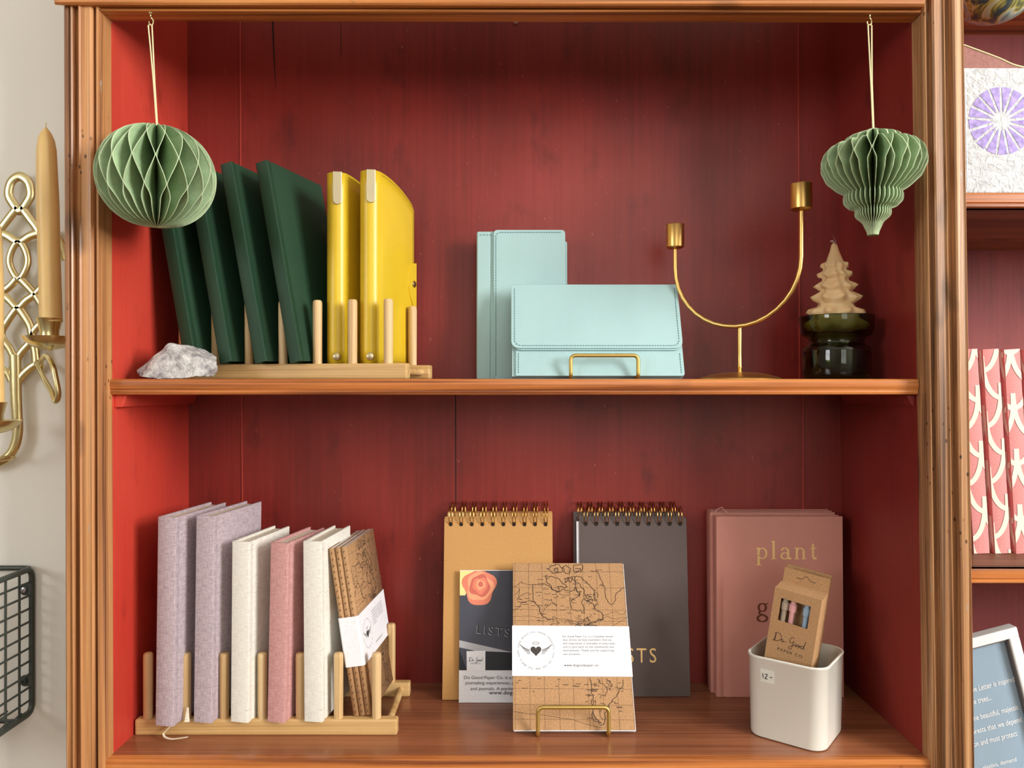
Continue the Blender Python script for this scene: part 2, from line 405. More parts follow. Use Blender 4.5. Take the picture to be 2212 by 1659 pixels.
# ------------------------------------------------------------------ main bookcase
xl = lambda z: -.4421-.0031*z
xr = lambda z: .4478-.0148*z
Y0, YB = .02, .22
ZT, ZF = .62, -1.5
bc = thing('bookcase', 'old orange pine bookcase painted oxblood red inside, holding the green and yellow journals', 'bookcase', (0, .1, ZF))
def wbuild(mb, name, mat, parent=bc, **k): return mb.build(name, mat, parent, world=True, **k)
PL = [(0,.02),(0,.002),(-.0008,-.001),(-.0022,-.0034),(-.0040,-.0036),(-.0054,-.0012),(-.0060,.002),(-.0076,.002),(-.0082,-.002),(-.0100,-.0046),(-.0150,-.0042),(-.0195,-.005),(-.0208,-.0066),(-.0222,-.0056),(-.0226,.001),(-.0286,.0022),(-.0290,-.004),(-.0302,-.0052),(-.0316,-.004),(-.0320,.000),(-.0345,-.0026),(-.0378,-.0028),(-.0400,-.001),(-.0412,.003),(-.0412,.10),(-.012,.10),(-.012,.02)]
PR = [(0,.02),(0,.002),(.0010,-.001),(.0024,-.0030),(.0036,-.0022),(.0042,.001),(.0088,.002),(.0092,-.004),(.0110,-.0052),(.0195,-.005),(.0206,-.0068),(.0220,-.0058),(.0224,-.001),(.0290,.0005),(.0300,-.006),(.0320,-.0072),(.0385,-.007),(.0393,-.0078),(.0402,-.0064),(.0408,-.0074),(.0420,-.006),(.0424,.000),(.0424,.03),(.012,.03),(.012,.02)]
def post(prof, fx, flip):
    rings = []
    zs = [ZF, -.45, -.3, -.15, 0, .15, .3, .45, ZT]
    for z in zs:
        ring = [(fx(z if z > -.6 else -.5)+a, b, z) for a, b in prof]
        rings.append(ring)
    return MB().loft(rings)
wbuild(post(PL, xl, 0), 'post', 'pine_v', smooth=True, angle=25)
wbuild(post(PR, xr, 1), 'post', 'pine_r', smooth=True, angle=25)
# header with crown moulding
hz = .4025
HP = [(.02,hz),(.001,hz),(-.0018,hz+.0006),(-.0028,hz+.002),(-.0016,hz+.0033),(.0012,hz+.0036),(.0012,hz+.0044),(-.008,hz+.0042),(-.0100,hz+.0060),(-.0105,hz+.010),(-.013,hz+.013),(-.018,hz+.016),(-.018,hz+.09),(.02,hz+.09)]
def header():
    def shift(y):   # a crown that overhangs the left post
        return -.4421-.0375 if y >= -.003 else -.4421-.0375-(-.003-y)*1.0
    return MB().loft([[( -.4885 if y < -.004 else -.4434, y, z-.0008) for y, z in HP], [(.4402, y, z-.0026) for y, z in HP]])
wbuild(header(), 'header_rail', 'pine_h', smooth=True, angle=25)
wbuild(MB().box(-.49,.50,-.004,.02,hz+.088,ZT), 'frieze_board', 'pine_h')
# interior boards
def side(fx, s, name, mat_='red_side'):
    zs = [ZF, -.5, 0, ZT]; rings = []
    for z in zs:
        x = fx(z if z > -.6 else -.5); a, b = sorted((x, x+s*.011))
        rings.append([(a,Y0,z),(b,Y0,z),(b,YB,z),(a,YB,z)])
    wbuild(MB().loft(rings), name, mat_)
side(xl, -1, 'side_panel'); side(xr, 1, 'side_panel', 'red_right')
wbuild(MB().box(-.462,.472,YB,YB+.012,ZF,ZT), 'back_panel', 'red_back')
def joint(px0, py0, px1, py1, w, mat, name, yo):
    a = U(px0, py0, 1.05); b = U(px1, py1, 1.05); y = YB
    wbuild(MB().hexa([(b.x-w/2,y-yo,b.z),(b.x+w/2,y-yo,b.z),(b.x+w/2,y+.001,b.z),(b.x-w/2,y+.001,b.z)], [(a.x-w/2,y-yo,a.z),(a.x+w/2,y-yo,a.z),(a.x+w/2,y+.001,a.z),(a.x-w/2,y+.001,a.z)]), name, mat)
M['bead_red'] = red_paint('painted_bead', (176,62,52), (150,48,40), (196,90,78), .35)
joint(519, -200, 521, 817, .0016, 'bead_red', 'bead_strip', .0014)
joint(1722, -200, 1727, 817, .0016, 'bead_red', 'bead_strip', .0014)
joint(523, 850, 526, 1480, .0016, 'bead_red', 'bead_strip', .0014)
joint(1733, 850, 1736, 1480, .0016, 'bead_red', 'bead_strip', .0014)
joint(984, 850, 986, 1480, .0013, 'dark', 'board_gap', .0003)
joint(736, 30, 737, 118, .0006, 'dark', 'crack', .0003)
wbuild(MB().loft([[(p.x-w,YB-.0003,p.z),(p.x+w,YB-.0003,p.z),(p.x+w,YB+.001,p.z),(p.x-w,YB+.001,p.z)] for p, w in ((U(588,20,1.05),.0011),(U(592,120,1.05),.0008),(U(596,190,1.05),.0001))]), 'crack', 'dark')
# shelves with rounded nosings
def shelf(zt, th, yf, x0, x1, name, emat, tmat):
    r = .004
    pr = [(YB, zt), (yf+.02, zt)]
    wbuild(MB().box(x0, x1, yf+.012, YB, zt-th, zt), 'shelf_board', tmat)
    n = [(yf+.012, zt), (yf+.003, zt-.0004), (yf+.0006, zt-.002), (yf, zt-th*.35), (yf+.0004, zt-th*.55), (yf+.002, zt-th*.72), (yf+.0012, zt-th*.82), (yf+.002, zt-th*.95), (yf+.004, zt-th), (yf+.012, zt-th)]
    wbuild(MB().loft([[(x0,y,z) for y,z in n], [(x1,y,z) for y,z in n]]), 'shelf_nosing', emat, smooth=True, angle=30)
shelf(.006, .0178, .014, -.4421, .4470, 'shelf', 'pine_edge', 'varnish')
shelf(-.408, .024, .004, -.4408, .4537, 'shelf', 'pine_edge', 'varnish')
# batten beneath the upper shelf on the left wall
xb = xl(0)
wbuild(MB().hexa([(xb,.024,-.026),(xb+.009,.024,-.0255),(xb+.009,YB,-.0255),(xb,YB,-.0275)], [(xb,.024,-.0118),(xb+.014,.024,-.0118),(xb+.014,YB,-.0118),(xb,YB,-.0118)]), 'shelf_batten', 'red_side', bevel=.001)
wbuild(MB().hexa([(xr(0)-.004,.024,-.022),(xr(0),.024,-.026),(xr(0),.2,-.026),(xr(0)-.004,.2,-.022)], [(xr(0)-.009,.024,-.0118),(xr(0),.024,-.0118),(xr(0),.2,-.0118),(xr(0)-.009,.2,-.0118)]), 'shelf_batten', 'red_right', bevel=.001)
p = U(1114,48,1.05); s_ = MB().lathe([(0,0),(.0028,0),(.0034,.0008),(.003,.0018),(.0008,.0022),(0,.0016)], n=16).xf(Matrix.Translation((p.x,YB,p.z)) @ Matrix.Rotation(R(90),4,'X')); wbuild(s_, 'screw', 'steel', smooth=True)
wbuild(MB().box(-.45,.46,.004,YB,-1.5,-1.42), 'plinth', 'pine_h')
# cup hooks screwed into the header
def hook(x, y):
    z = hz-.001
    pts = [(x,y,z+.004),(x,y,z-.003)]
    for k in range(0, 11):
        a = R(100-28*k) if False else R(90+ -27*k)
        pts.append((x+.0026*math.cos(a)*.9, y+.001, z-.0085+.0042*math.sin(a)))
    m = MB().tube(cr(pts, 3), .0009, 8)
    m.lathe([(0,.0006),(.0024,.0004),(.0022,-.0006),(.001,-.0016),(0,-.002)], (x,y,z), 12)
    return m
HX1, HX2 = U(320,30,.826).x, U(1884,40,.826).x
wbuild(hook(HX1, -.0000+.002), 'cup_hook', 'brass', smooth=True)
wbuild(hook(HX2, .002), 'cup_hook', 'brass', smooth=True)

# ------------------------------------------------------------------ right-hand bay
rb = thing('bookcase', 'right-hand bookcase bay behind the pine post, with a red back tinted by a pinkish sheen and two wormy shelves', 'bookcase', (.8,.1,ZF))
RX0, RX1, RYB = .4625, 1.12, .27
rbuild = lambda mb, name, mat, **k: mb.build(name, mat, rb, world=True, **k)
rbuild(MB().box(RX0, RX0+.008, .032, RYB, ZF, ZT), 'side_panel', 'red_bay')
rbuild(MB().box(RX1, RX1+.02, .0, RYB, ZF, ZT), 'side_panel', 'pine_v')
rbuild(MB().box(RX0, RX1+.02, RYB, RYB+.012, ZF, ZT), 'back_panel', 'red_bay')
rbuild(MB().box(RX0, RX1+.02, .032, RYB, .50, .52), 'top_board', 'pine_h')
def bshelf(zt, th, yf):
    rbuild(MB().box(RX0+.008, RX1, yf, RYB, zt-th, zt), 'shelf', 'bare_under')
    n = [(yf, zt), (yf-.010, zt), (yf-.0116, zt-.002), (yf-.0116, zt-th*.62), (yf-.010, zt-th*.68), (yf-.0124, zt-th*.75), (yf-.0124, zt-th*.92), (yf-.010, zt-th), (yf, zt-th)]
    n = [(y+.0085, z) for y, z in n]
    x0 = RX0+.026
    rbuild(MB().loft([[(x0,y,z) for y,z in n], [(RX1,y,z) for y,z in n]]), 'shelf_nosing', 'pine_edge', smooth=True, angle=30)
bshelf(.2085, .0165, .009); bshelf(-.2015, .0155, .009); bshelf(-.4752, .0155, .009)

# ------------------------------------------------------------------ paper ornaments
def honeycomb(name, label, cx, ztop, zbot, yc, prof, N, rows, amp, hookx):
    t = thing(name, label, 'ornament', (cx, yc, zbot), (0,0,0), 'green paper ornaments hanging from brass hooks')
    h = ztop-zbot; nz = 60; body = MB(); rim = MB()
    def rad(u):
        for (a, ra), (b, rb_) in zip(prof, prof[1:]):
            if a <= u <= b:
                k = (u-a)/(b-a); return ra+(rb_-ra)*k
        return prof[-1][1]
    for k in range(N):
        ph0 = 2*math.pi*(k+.25)/N; sg = 1 if k % 2 else -1
        rings = []; rr = []
        for j in range(nz+1):
            u = j/nz; r = rad(u)
            w = (rows(u)); tri = math.sin(w*math.pi)
            tri = .82*(2/math.pi)*math.asin(tri)+.18*tri
            dphi = sg*tri*math.pi/N*amp(u)
            ring = []
            for q in (0, .35, .7, 1.0):
                a = ph0+dphi*min(1, q*1.4); ring.append((r*q*math.cos(a), r*q*math.sin(a), u*h))
            rings.append(ring)
            a = ph0+dphi; c, s = math.cos(a), math.sin(a); e = .00032
            rr.append([((r-.0004)*c-e*s, (r-.0004)*s+e*c, u*h), ((r+.0006)*c-e*s, (r+.0006)*s+e*c, u*h), ((r+.0006)*c+e*s, (r+.0006)*s-e*c, u*h), ((r-.0004)*c+e*s, (r-.0004)*s-e*c, u*h)])
        body.loft(rings, cap=False, closed=False); rim.loft(rr, cap=False)
    b = body.build('paper_body', 'sage', t, smooth=True, angle=180)
    r_ = rim.build('paper_edge', 'sage_edge', t)
    top = Vector((cx, yc, ztop)); hk = Vector((hookx, .002, hz-.0145))
    s = MB(); a0, a1, a2 = hk+Vector((-.0022,-.001,.0)), hk+Vector((.0018,-.001,0)), hk+Vector((0,-.001,.0012))
    mid = hk.lerp(top, .45)
    s.tube([top, mid.lerp(top,.2)+Vector((-.0006,0,0)), a0.lerp(mid,.5)+Vector((-.0004,0,0)), a0, a2, a1, a1.lerp(mid,.5)+Vector((.0004,0,0)), mid.lerp(top,.2)+Vector((.0006,0,0)), top+Vector((.0008,0,0))], .00075, 6)
    s.build('hanging_cord', 'string', t, world=True, smooth=True)
    return t
BT, BBt = -(272-CY)*.815/F, -(491-CY)*.815/F
ballp = [(u/24, .0588*max(.035, math.sin(math.acos(max(-1,min(1,1-2*u/24))))**.92) ) for u in range(25)]
honeycomb('honeycomb_ball', 'round sage green honeycomb paper ball hanging at the left post', -.3768, BT, BBt, -.015, ballp, 34, lambda u: (u-.50)*3.9+.2, lambda u: .97*min(1, max(0, (u-.16)/.12))*(1 if u < .93 else .5), HX1)
px_r = [(507,10),(500,11.5),(480,20),(476,24),(467,34),(459,36),(451,34),(446,48),(436,58),(424,59),(415,56),(405,73),(385,94),(362,104),(345,105),(328,99),(313,86),(308,61),(301,58),(295,54),(291,42),(286,28),(283,18),(278,8)]
finp = [((507-y)/229.0, r*.815/F) for y, r in px_r]
honeycomb('honeycomb_finial', 'turned finial-shaped sage green paper ornament hanging at the right post', .3828, -(278-CY)*.815/F, -(507-CY)*.815/F, -.015, finp, 38, lambda u: max(0,(u-.62)*5.5) if u > .62 else 0.0, lambda u: .95 if u > .62 else .0, HX2)

# ------------------------------------------------------------------ bamboo racks
def rack(label, loc, yaw, sep=.11):
    t = thing('bamboo_rack', label, 'rack', loc, (0,0,yaw), 'bamboo peg racks holding books')
    L, h, dpt = .305, .0185, .013
    for y, nm in ((0,'front_rail'), (sep,'back_rail')):
        MB().box(-L, 0, y, y+dpt, 0, h).build(nm, 'bamboo_x', t, bevel=.0022, seg=2)
        for k in range(7):
            x = -.025-k*.0445
            MB().lathe([(.0054,0),(.0056,.072),(.0052,.0755),(.0040,.0768),(0,.0770)], (x, y+dpt/2, h-.001), 16).build('peg', 'bamboo', t, smooth=True, angle=60)
    for x in (-.012, -L+.012):
        MB().tube([(x,dpt-.001,h/2),(x,sep+.001,h/2)], .0042, 12).build('cross_dowel', 'bamboo_x', t, smooth=True)
    return t
rack('bamboo peg rack on the upper shelf holding green journals and yellow folders', (-.1217, .060, .006), R(-11), .089)
rack('bamboo peg rack on the lower shelf holding the cloth-bound books', (-.1333, .062, -.408), 0)

# ------------------------------------------------------------------ books
def book(name, label, cat, loc, rot, t, w, h, mat, group, c=.0022, rnd=.003, pages='cream', groove=.0012, edge_in=.003):
    o = thing(name, label, cat, loc, rot, group)
    out = [(0,w),(0,.013),(groove,.0105),(groove,.0085),(0,.006),(0,rnd)]
    for k in range(1, 4):
        a = R(180+k*22.5); out.append((rnd+rnd*math.cos(a), rnd*.6+rnd*.6*math.sin(a)))
    out = out+[(t-x, y) for x, y in reversed(out)]
    n = len(out); inn = []
    P = [Vector(p) for p in out]
    for i in range(n):
        a = P[max(0,i-1)]; b = P[min(n-1,i+1)]; d = (b-a).normalized(); nn = Vector((-d.y, d.x))
        inn.append(tuple(P[i]+nn*c))
    ring = out+list(reversed(inn))
    MB().loft([[(x,y,0) for x,y in ring], [(x,y,h) for x,y in ring]], cap=False).add([], []).build  # outline check
    m = MB(); m.loft([[(x,y,0) for x,y in ring], [(x,y,h) for x,y in ring]], cap=False)
    for z, fl in ((0,0), (h,1)):
        o0 = len(m.v); m.v += [Vector((x,y,z)) for x,y in out]+[Vector((x,y,z)) for x,y in inn]
        for i in range(n-1): m.f.append((o0+i, o0+i+1, o0+n+i+1, o0+n+i))
    bm_ = m.build('cover', mat, o, smooth=True, angle=35, bevel=0)
    MB().box(c+.0002, t-c-.0002, c+.001, w-edge_in, edge_in, h-edge_in).build('page_block', pages, o)
    return o
BASE = .0245
for i, (bx, tx, ty) in enumerate([(420, 340, 352), (487, 410, 357), (558, 484, 357), (627, 550, 349)]):
    lean = R(11.0); d = [.9185,.917,.910,.902][i]
    b = Vector(([-.3920,-.3490,-.3050,-.2614][i], d-D, 0))
    lab = ['dark green hardcover journal leaning leftmost, half hidden behind the hanging paper ball', 'second dark green journal from the left, leaning in the upper rack', 'third dark green journal from the left, leaning in the upper rack', 'dark green journal beside the yellow folders with a small stamped mark on its cover'][i]
    if i == 0:
        g0 = book('journal', lab, 'book', (b.x,b.y,BASE), (0,-lean,R(-13)), .0160, .124, .243, 'green', 'dark green journals leaning in the upper rack', rnd=.002)
    else:
        gk = dup(g0, (b.x,b.y,BASE), (0,-lean,R([0,-13,-13.5,-16.5][i])), lab)
em = Print()
for (a, b) in [((0,0),(.004,.012)), ((.004,.012),(.001,.02)), ((.001,.02),(.005,.03)), ((.0,.008),(.006,.004)), ((.002,.026),(.006,.022))]: em.line([a,b], .0008)
em.build('stamped_mark', 'stamp_and_shaded_foil', gk, lambda u, v: (.0162, .108+u, .158+v))

# yellow folders
def folder(label, loc, yaw):
    o = thing('leather_folder', label, 'folder', loc, (0,R(0),yaw), 'yellow leather folders standing in the upper rack')
    r, w, h = .0120, .112, .2300
    path = [(0,w*.97,0)]
    def top(y):                       # y = distance back from the spine
        u = max(0, min(1, (y-.012)/(w-.012)))
        return h-.021*u**1.7
    pts = []
    for k in range(9): pts.append((0-.001*math.sin(k/8*3.1), w-(w-r)*k/8))
    for k in range(1, 9): a = math.pi+math.pi*k/9; pts.append((r+r*math.cos(a), r+r*math.sin(a)))
    for k in range(13): pts.append((2*r+.0016*math.sin(k/12*3.1), r+(w-r)*k/12))
    rows = 14; rings = []
    for j in range(rows+1):
        ring = []
        for (x, y) in pts:
            hh = top(y)
            if y > w-.006: hh -= .0035*((y-(w-.006))/.006)**2
            ring.append((x, y, hh*j/rows))
        rings.append(ring)
    m = MB().loft(rings, cap=False, closed=False)
    m.build('wrap_cover', 'yellow', o, smooth=True, angle=60, solid=.0019)
    st = MB()
    for k in range(34):               # stitch holes along the upper edge of the right leaf and the lower edge
        y = .014+(w-.02)*k/33; z = top(y)-.0035
        st.box(2*r+.0009+.0016*math.sin((y-r)/(w-r)*3.1), 2*r+.0014+.0016*math.sin((y-r)/(w-r)*3.1), y, y+.0016, z-.0004, z+.0004)
        st.box(2*r+.0009+.0016*math.sin((y-r)/(w-r)*3.1), 2*r+.0014+.0016*math.sin((y-r)/(w-r)*3.1), y, y+.0016, .0035, .0043)
    st.build('stitching', 'gold_thread', o)
    MB().box(.0035, 2*r-.0035, r*.7, w-.004, .004, h-.03).build('page_block', 'cream', o, bevel=.001)
    # metal clip on the spine, with a round lower end
    cp = [(-.0052,h+.0006),(-.0052,h-.034)]+[(-.0052*math.cos(a), h-.034-.0052*math.sin(a)) for a in [R(q) for q in range(18,180,18)]]+[(.0052,h-.034),(.0052,h+.0006)]
    MB().poly([(x+r+.0005, z) for x, z in cp], -.0022, .0004).xf(Matrix.Translation((r,r,0)) @ Matrix.Rotation(R(24),4,'Z') @ Matrix.Translation((-r,-r,0))).build('spine_clip', 'nickel', o, bevel=.0006)
    MB().lathe([(0,.003),(.0032,.0027),(.0047,.0016),(.005,-.001),(0,-.001)], n=20).xf(Matrix.Translation((r,r,0)) @ Matrix.Rotation(R(22),4,'Z') @ Matrix.Translation((0,-r-.0006,.0085)) @ Matrix.Rotation(R(90),4,'X')).build('snap_button', 'nickel', o, smooth=True)
    # closing strap that comes round from the back board
    tb = [(w+.003,.136),(w-.008,.134),(w-.0185,.127),(w-.0235,.116),(w-.0225,.102),(w-.0150,.088),(w-.006,.078),(w+.003,.073)]
    ring0 = [(2*r+.0012, y, z) for y, z in tb]; ring1 = [(2*r+.0034, y, z) for y, z in tb]
    q = MB().loft([ring0, ring1]); q.box(-.001, 2*r+.0034, w+.0012, w+.0032, .078, .134)
    sp = q.build('closing_strap', 'yellow', o, bevel=.0005)
    MB().lathe([(0,.0024),(.003,.0022),(.0044,.0012),(.0047,0),(0,0)], n=20).xf(Matrix.Translation((2*r+.0034,w-.0065,.107)) @ Matrix.Rotation(R(90),4,'Y')).build('strap_snap', 'brass', sp, smooth=True)
    return o
f1 = folder('left yellow leather folder with a metal spine clip, beside the dark green journals', (-.2265, .096, BASE), R(-16))
f2 = dup(f1, (-.1845, .087, BASE), (0,0,R(-16)), 'right yellow leather folder showing its snap strap, beside the bare rack peg')

# cloth books of the lower rack; origin at the lower left of each spine
def cbook(label, px, d, t, w, h, yaw, mat, lean=0, c=.0026):
    b = U(px, 0, d); return book('cloth_book', label, 'book', (b.x, d-D, -.3892), (0,R(lean),R(yaw)), t, w, h, mat, 'cloth-bound books in the lower rack', c=c, rnd=.0016, groove=.0009)
cbA = cbook('taller lavender cloth book at the far left of the lower rack, with a ribbon marker', 335, .877, .0222, .112, .238, -8, 'lav', .8)
cbB = cbook('second tall lavender cloth book, its upper cover catching the light', 418, .886, .0222, .112, .238, -9.5, 'lav', .8)
cbC = cbook('white birch-patterned book between the lavender and the pink book', 498, .887, .0218, .100, .208, -10, 'white_cloth', .5)
cbD = cbook('rose pink cloth book between the two white books', 577, .887, .0215, .098, .207, -11, 'pink_cloth', 1.2)
cbE = cbook('white birch-patterned book beside the map-printed notebooks', 657, .887, .0222, .100, .208, -7, 'white_cloth', -.4)
m = MB(); pw = [U(378,1567,.89)+Vector((0,0,.0)), U(360,1578,.884), U(353,1586,.879), U(358,1593,.876), U(374,1596,.874), U(405,1592,.875)]
pw[0] = Vector((pw[0].x, .0575, -.3905)); pw = [Vector((p.x, min(p.y,.0595), max(p.z,-.4076))) for p in pw]
P_ = cr(pw, 5); m.loft([[p+Vector((0,-.002,.0006)), p+Vector((0,.0025,-.0002)), p+Vector((0,.0025,.0003)), p+Vector((0,-.002,.0011))] for p in P_])
m.build('ribbon_marker', 'cream', cbA, world=True, smooth=True)
# loose ribbon end between the two lavender books
a_ = U(402,1532,.885); MB().hexa([(a_.x-.002,a_.y,-.389),(a_.x+.004,a_.y,-.389),(a_.x+.004,a_.y+.0004,-.389),(a_.x-.002,a_.y+.0004,-.389)], [(a_.x-.0006,a_.y+.004,-.374),(a_.x+.0012,a_.y+.004,-.374),(a_.x+.0012,a_.y+.0044,-.374),(a_.x-.0006,a_.y+.0044,-.374)]).build('ribbon_end', 'cream', cbB, world=True)

# ------------------------------------------------------------------ map print shared by the kraft notebooks
def jitter(pts, amt, n=3):
    P = [Vector(p) for p in pts]
    for _ in range(n):
        Q = []
        for a, b in zip(P, P[1:]):
            d = b-a; m_ = (a+b)/2+Vector((-d.y, d.x))*random.uniform(-amt, amt); Q += [a, m_]
        P = Q+[P[-1]]
    return [tuple(p) for p in P]
def map_print(W, H):
    rnd = random.getstate(); random.seed(11)
    dt, db = .995, .893
    def uv(x, y):
        xl_ = 75-40*(y-30)/1530; xr_ = 1075+90*(y-45)/1530; u = (x-xl_)/(xr_-xl_); t = (y-38)/1534
        v = (t/db)/((1-t)/dt+t/db); return (u*W, (1-v)*H)
    pr = Print(); L = lambda pts, w=.00045, j=.22, n=3: pr.line([uv(*p) for p in jitter(pts, j, n)], w)
    for k in range(9): x = .02+k*.122; pr.line([(W*x,0),(W*x,H)], .00022)
    for v in (.055,.16,.30,.37,.77,.86,.40,.94): pr.line([(0,H*(1-v)),(W,H*(1-v)-.001)], .00022)
    L([(250,235),(252,390)], .0007, .02); L([(252,390),(300,440),(320,500),(380,560)], .0009)
    L([(250,235),(300,240),(350,232),(400,245),(440,290),(490,300),(520,280),(560,290),(600,300),(640,260),(660,300),(690,300)], .0007)
    for c_ in [[(375,150),(420,160),(520,230),(560,260),(540,270),(480,250),(490,300),(420,260),(375,210),(370,170),(375,150)], [(540,180),(570,170),(565,210),(545,220),(540,180)],
              [(580,170),(610,165),(605,210),(580,205),(580,170)], [(630,170),(700,180),(740,220),(790,270),(820,330),(800,330),(830,390),(760,370),(720,300),(690,260),(640,220),(630,170)],
              [(380,90),(430,60),(500,60),(520,120),(470,130),(430,130),(380,90)], [(520,80),(560,60),(600,90),(590,130),(540,120),(520,80)], [(630,60),(700,50),(695,120),(640,130),(630,60)],
              [(450,90),(480,80),(490,115),(455,118),(450,90)], [(640,90),(690,90),(690,105),(640,108)], [(600,180),(640,240),(650,290),(680,320),(670,350)]]:
        L(c_, .0007, .25)
    L([(720,370),(690,400),(715,450),(715,500),(680,470),(650,480),(620,470),(595,430),(590,385),(640,360),(670,330),(690,300)], .0006)
    L([(720,370),(790,410),(850,480),(880,510),(885,550),(820,580),(760,590),(700,620),(620,620)], .0008)
    L([(780,110),(840,110),(860,170),(890,230),(905,300),(915,360),(965,420),(1000,350),(1050,290),(1085,260)], .0006)
    L([(380,560),(460,550),(560,555),(700,600)], .0004, .03); L([(60,470),(130,430),(200,390),(252,390)]); L([(75,250),(150,210),(250,235)]); L([(80,330),(130,270),(100,380),(160,330),(240,320)], .0004)
    L([(60,530),(200,525),(330,545)], .0003, .03); L([(880,520),(980,490),(1100,480)], .0003); L([(870,560),(990,550),(1110,530)], .0003); L([(940,635),(1100,545)], .0003, .02)
    for _ in range(34):
        x, y = random.uniform(270,860), random.uniform(300,600)
        if (x-270) > (y-300)*.5 and not (590 < x < 715 and 370 < y < 480):
            L([(x,y),(x+random.uniform(-50,50),y+random.uniform(-25,35)),(x+random.uniform(-60,60),y+random.uniform(-10,50))], .00038, .35)
    for _ in range(10):
        x, y = random.uniform(620,850), random.uniform(560,625); L([(x,y),(x+30,y-14),(x+50,y+6),(x+15,y+14),(x,y)], .0005, .3)
    L([(755,1095),(765,1150),(785,1250),(780,1350),(770,1420),(790,1490),(850,1530),(880,1500),(900,1400),(930,1330),(960,1290),(1020,1200),(1060,1110)], .0006)
    L([(780,1400),(800,1470),(850,1510)], .0009, .3); L([(800,1290),(830,1380),(870,1480)], .0004); L([(820,1100),(880,1150),(910,1190),(890,1260),(830,1240)], .0005); L([(900,1100),(960,1150),(940,1210)], .0005)
    for _ in range(16):
        x, y = random.uniform(770,960), random.uniform(1110,1420); L([(x,y),(x+random.uniform(-30,40),y+random.uniform(10,40))], .0004, .35)
    L([(35,1400),(300,1430),(560,1470),(860,1550)], .0003, .03)
    for _ in range(95):                  # minute place-name dashes
        if random.random() < .5: x, y = random.uniform(270,880), random.uniform(90,610)
        else: x, y = random.choice([(random.uniform(60,760),random.uniform(1100,1220)), (random.uniform(700,790),random.uniform(1120,1480)), (random.uniform(880,1050),random.uniform(1120,1400)), (random.uniform(80,240),random.uniform(350,450))])
        n = random.randint(3, 7)
        for q in range(n): a, b = uv(x+q*8, y), uv(x+q*8+5, y+random.uniform(-2,2)); pr.line([a, b], .0006)
    random.setstate(rnd); return pr
def band_print(o, f, W, H):
    """winged heart with halo inside a ring of lettering, and the text block, on a band W x H (u right, v up)"""
    pr = Print(); s = W/278.0            # band spans 278 px of the photograph
    cx, cy = 56*s, H*.50
    ring = 'BEAUTIFUL PAPER PRODUCTS THAT DO YOU AND THE WORLD SOME GOOD '
    for i, ch in enumerate(ring):
        a = R(140-360*i/len(ring)); 
        if ch != ' ': pr.text(ch, cx+40*s*math.cos(a), cy+40*s*math.sin(a), 5.2*s, 'C', ang=a-math.pi/2)
    ls = ['Do Good Paper Co. is a Canadian brand', 'that strives to help customers find joy', 'and inspiration in everyday writing tasks,', 'and to give back to the community and', 'environment. Thank you for supporting', 'our purpose.']
    for i, t_ in enumerate(ls):
        v_, _f = text2d(t_, 7.0*s, 1.15); wd = max(p[0] for p in v_)-min(p[0] for p in v_)
        tgt = [118,115,124,119,119,40][i]*s
        pr.text(t_, 120*s, H-(28+8.0*i)*s, 7.0*s, track=1.15, squeeze=tgt/wd)
    pr.build('printed_text', 'ink_grey', o, f)
    p2 = Print(); v_, _f = text2d('www.dogoodpaper.co', 8.4*s, 1.2, .004); wd = max(p[0] for p in v_)-min(p[0] for p in v_)
    p2.text('www.dogoodpaper.co', 121*s, 21*s, 8.4*s, track=1.2, bold=.004, squeeze=79*s/wd)
    ht = []
    for k in range(28):
        t_ = 2*math.pi*k/28; ht.append((cx+.80*s*16*math.sin(t_)**3, cy-1*s+.80*s*(13*math.cos(t_)-5*math.cos(2*t_)-2*math.cos(3*t_)-math.cos(4*t_))))
    p2.poly(ht)
    p2.line([(cx+8*s*math.cos(2*math.pi*k/16), cy+16*s+2.6*s*math.sin(2*math.pi*k/16)) for k in range(16)], .9*s, True)
    for sg in (-1, 1):
        for j in range(4):
            x0 = 15-j*.6; x1 = 37-j*5.2; y0 = 1-3.0*j; y1 = 12-6.2*j
            p2.line([(cx+sg*(x0+(x1-x0)*q/6)*s, cy+(y0+(y1-y0)*((q/6)**1.6))*s) for q in range(7)], (1.5-.15*j)*s)
    p2.build('winged_heart_print', 'ink_dark', o, f)

# ------------------------------------------------------------------ bundle of three kraft notebooks in the rack
bn = thing('notebook_bundle', 'three kraft map notebooks in a white paper band, leaning in the lower rack', 'notebook bundle', (U(763,0,.900).x, .070, -.3892), (0,R(-8.7),R(-5)))
nt, nw, nh = .0068, .118, .198
for k in range(3):
    x0 = k*(nt+.0006)
    c_ = MB(); pr_ = [(x0, nw), (x0, .0025), (x0+.0012, .0006), (x0+nt/2, 0), (x0+nt-.0012, .0006), (x0+nt, .0025), (x0+nt, nw)]
    ins = [(x0+.0006, nw), (x0+.0006, .003), (x0+nt/2, .0012), (x0+nt-.0006, .003), (x0+nt-.0006, nw)]
    c_.loft([[(x,y,0) for x,y in pr_], [(x,y,nh) for x,y in pr_]], cap=False, closed=False)
    nb = c_.build('notebook', 'kraft', bn, smooth=True, angle=60, solid=.0005)
    MB().box(x0+.0009, x0+nt-.0009, .002, nw-.001, .0006, nh-.0008).build('page_block', 'white_paper', nb)
    sp = Print()
    for q in range(26): sp.line([(x0+nt/2-.0006, .004+q*.0075), (x0+nt/2+.0008, .006+q*.0075)], .0007)
    sp.build('spine_stitching', 'ink', nb, lambda u, v: (u, -.0007, v))
    if k == 2:
        map_print(nw, nh).build('map_print', 'ink', nb, lambda u, v: (x0+nt+.0004, .002+u*.97, v))
bw = 3*(nt+.0006)
b0, b1 = .058, .116
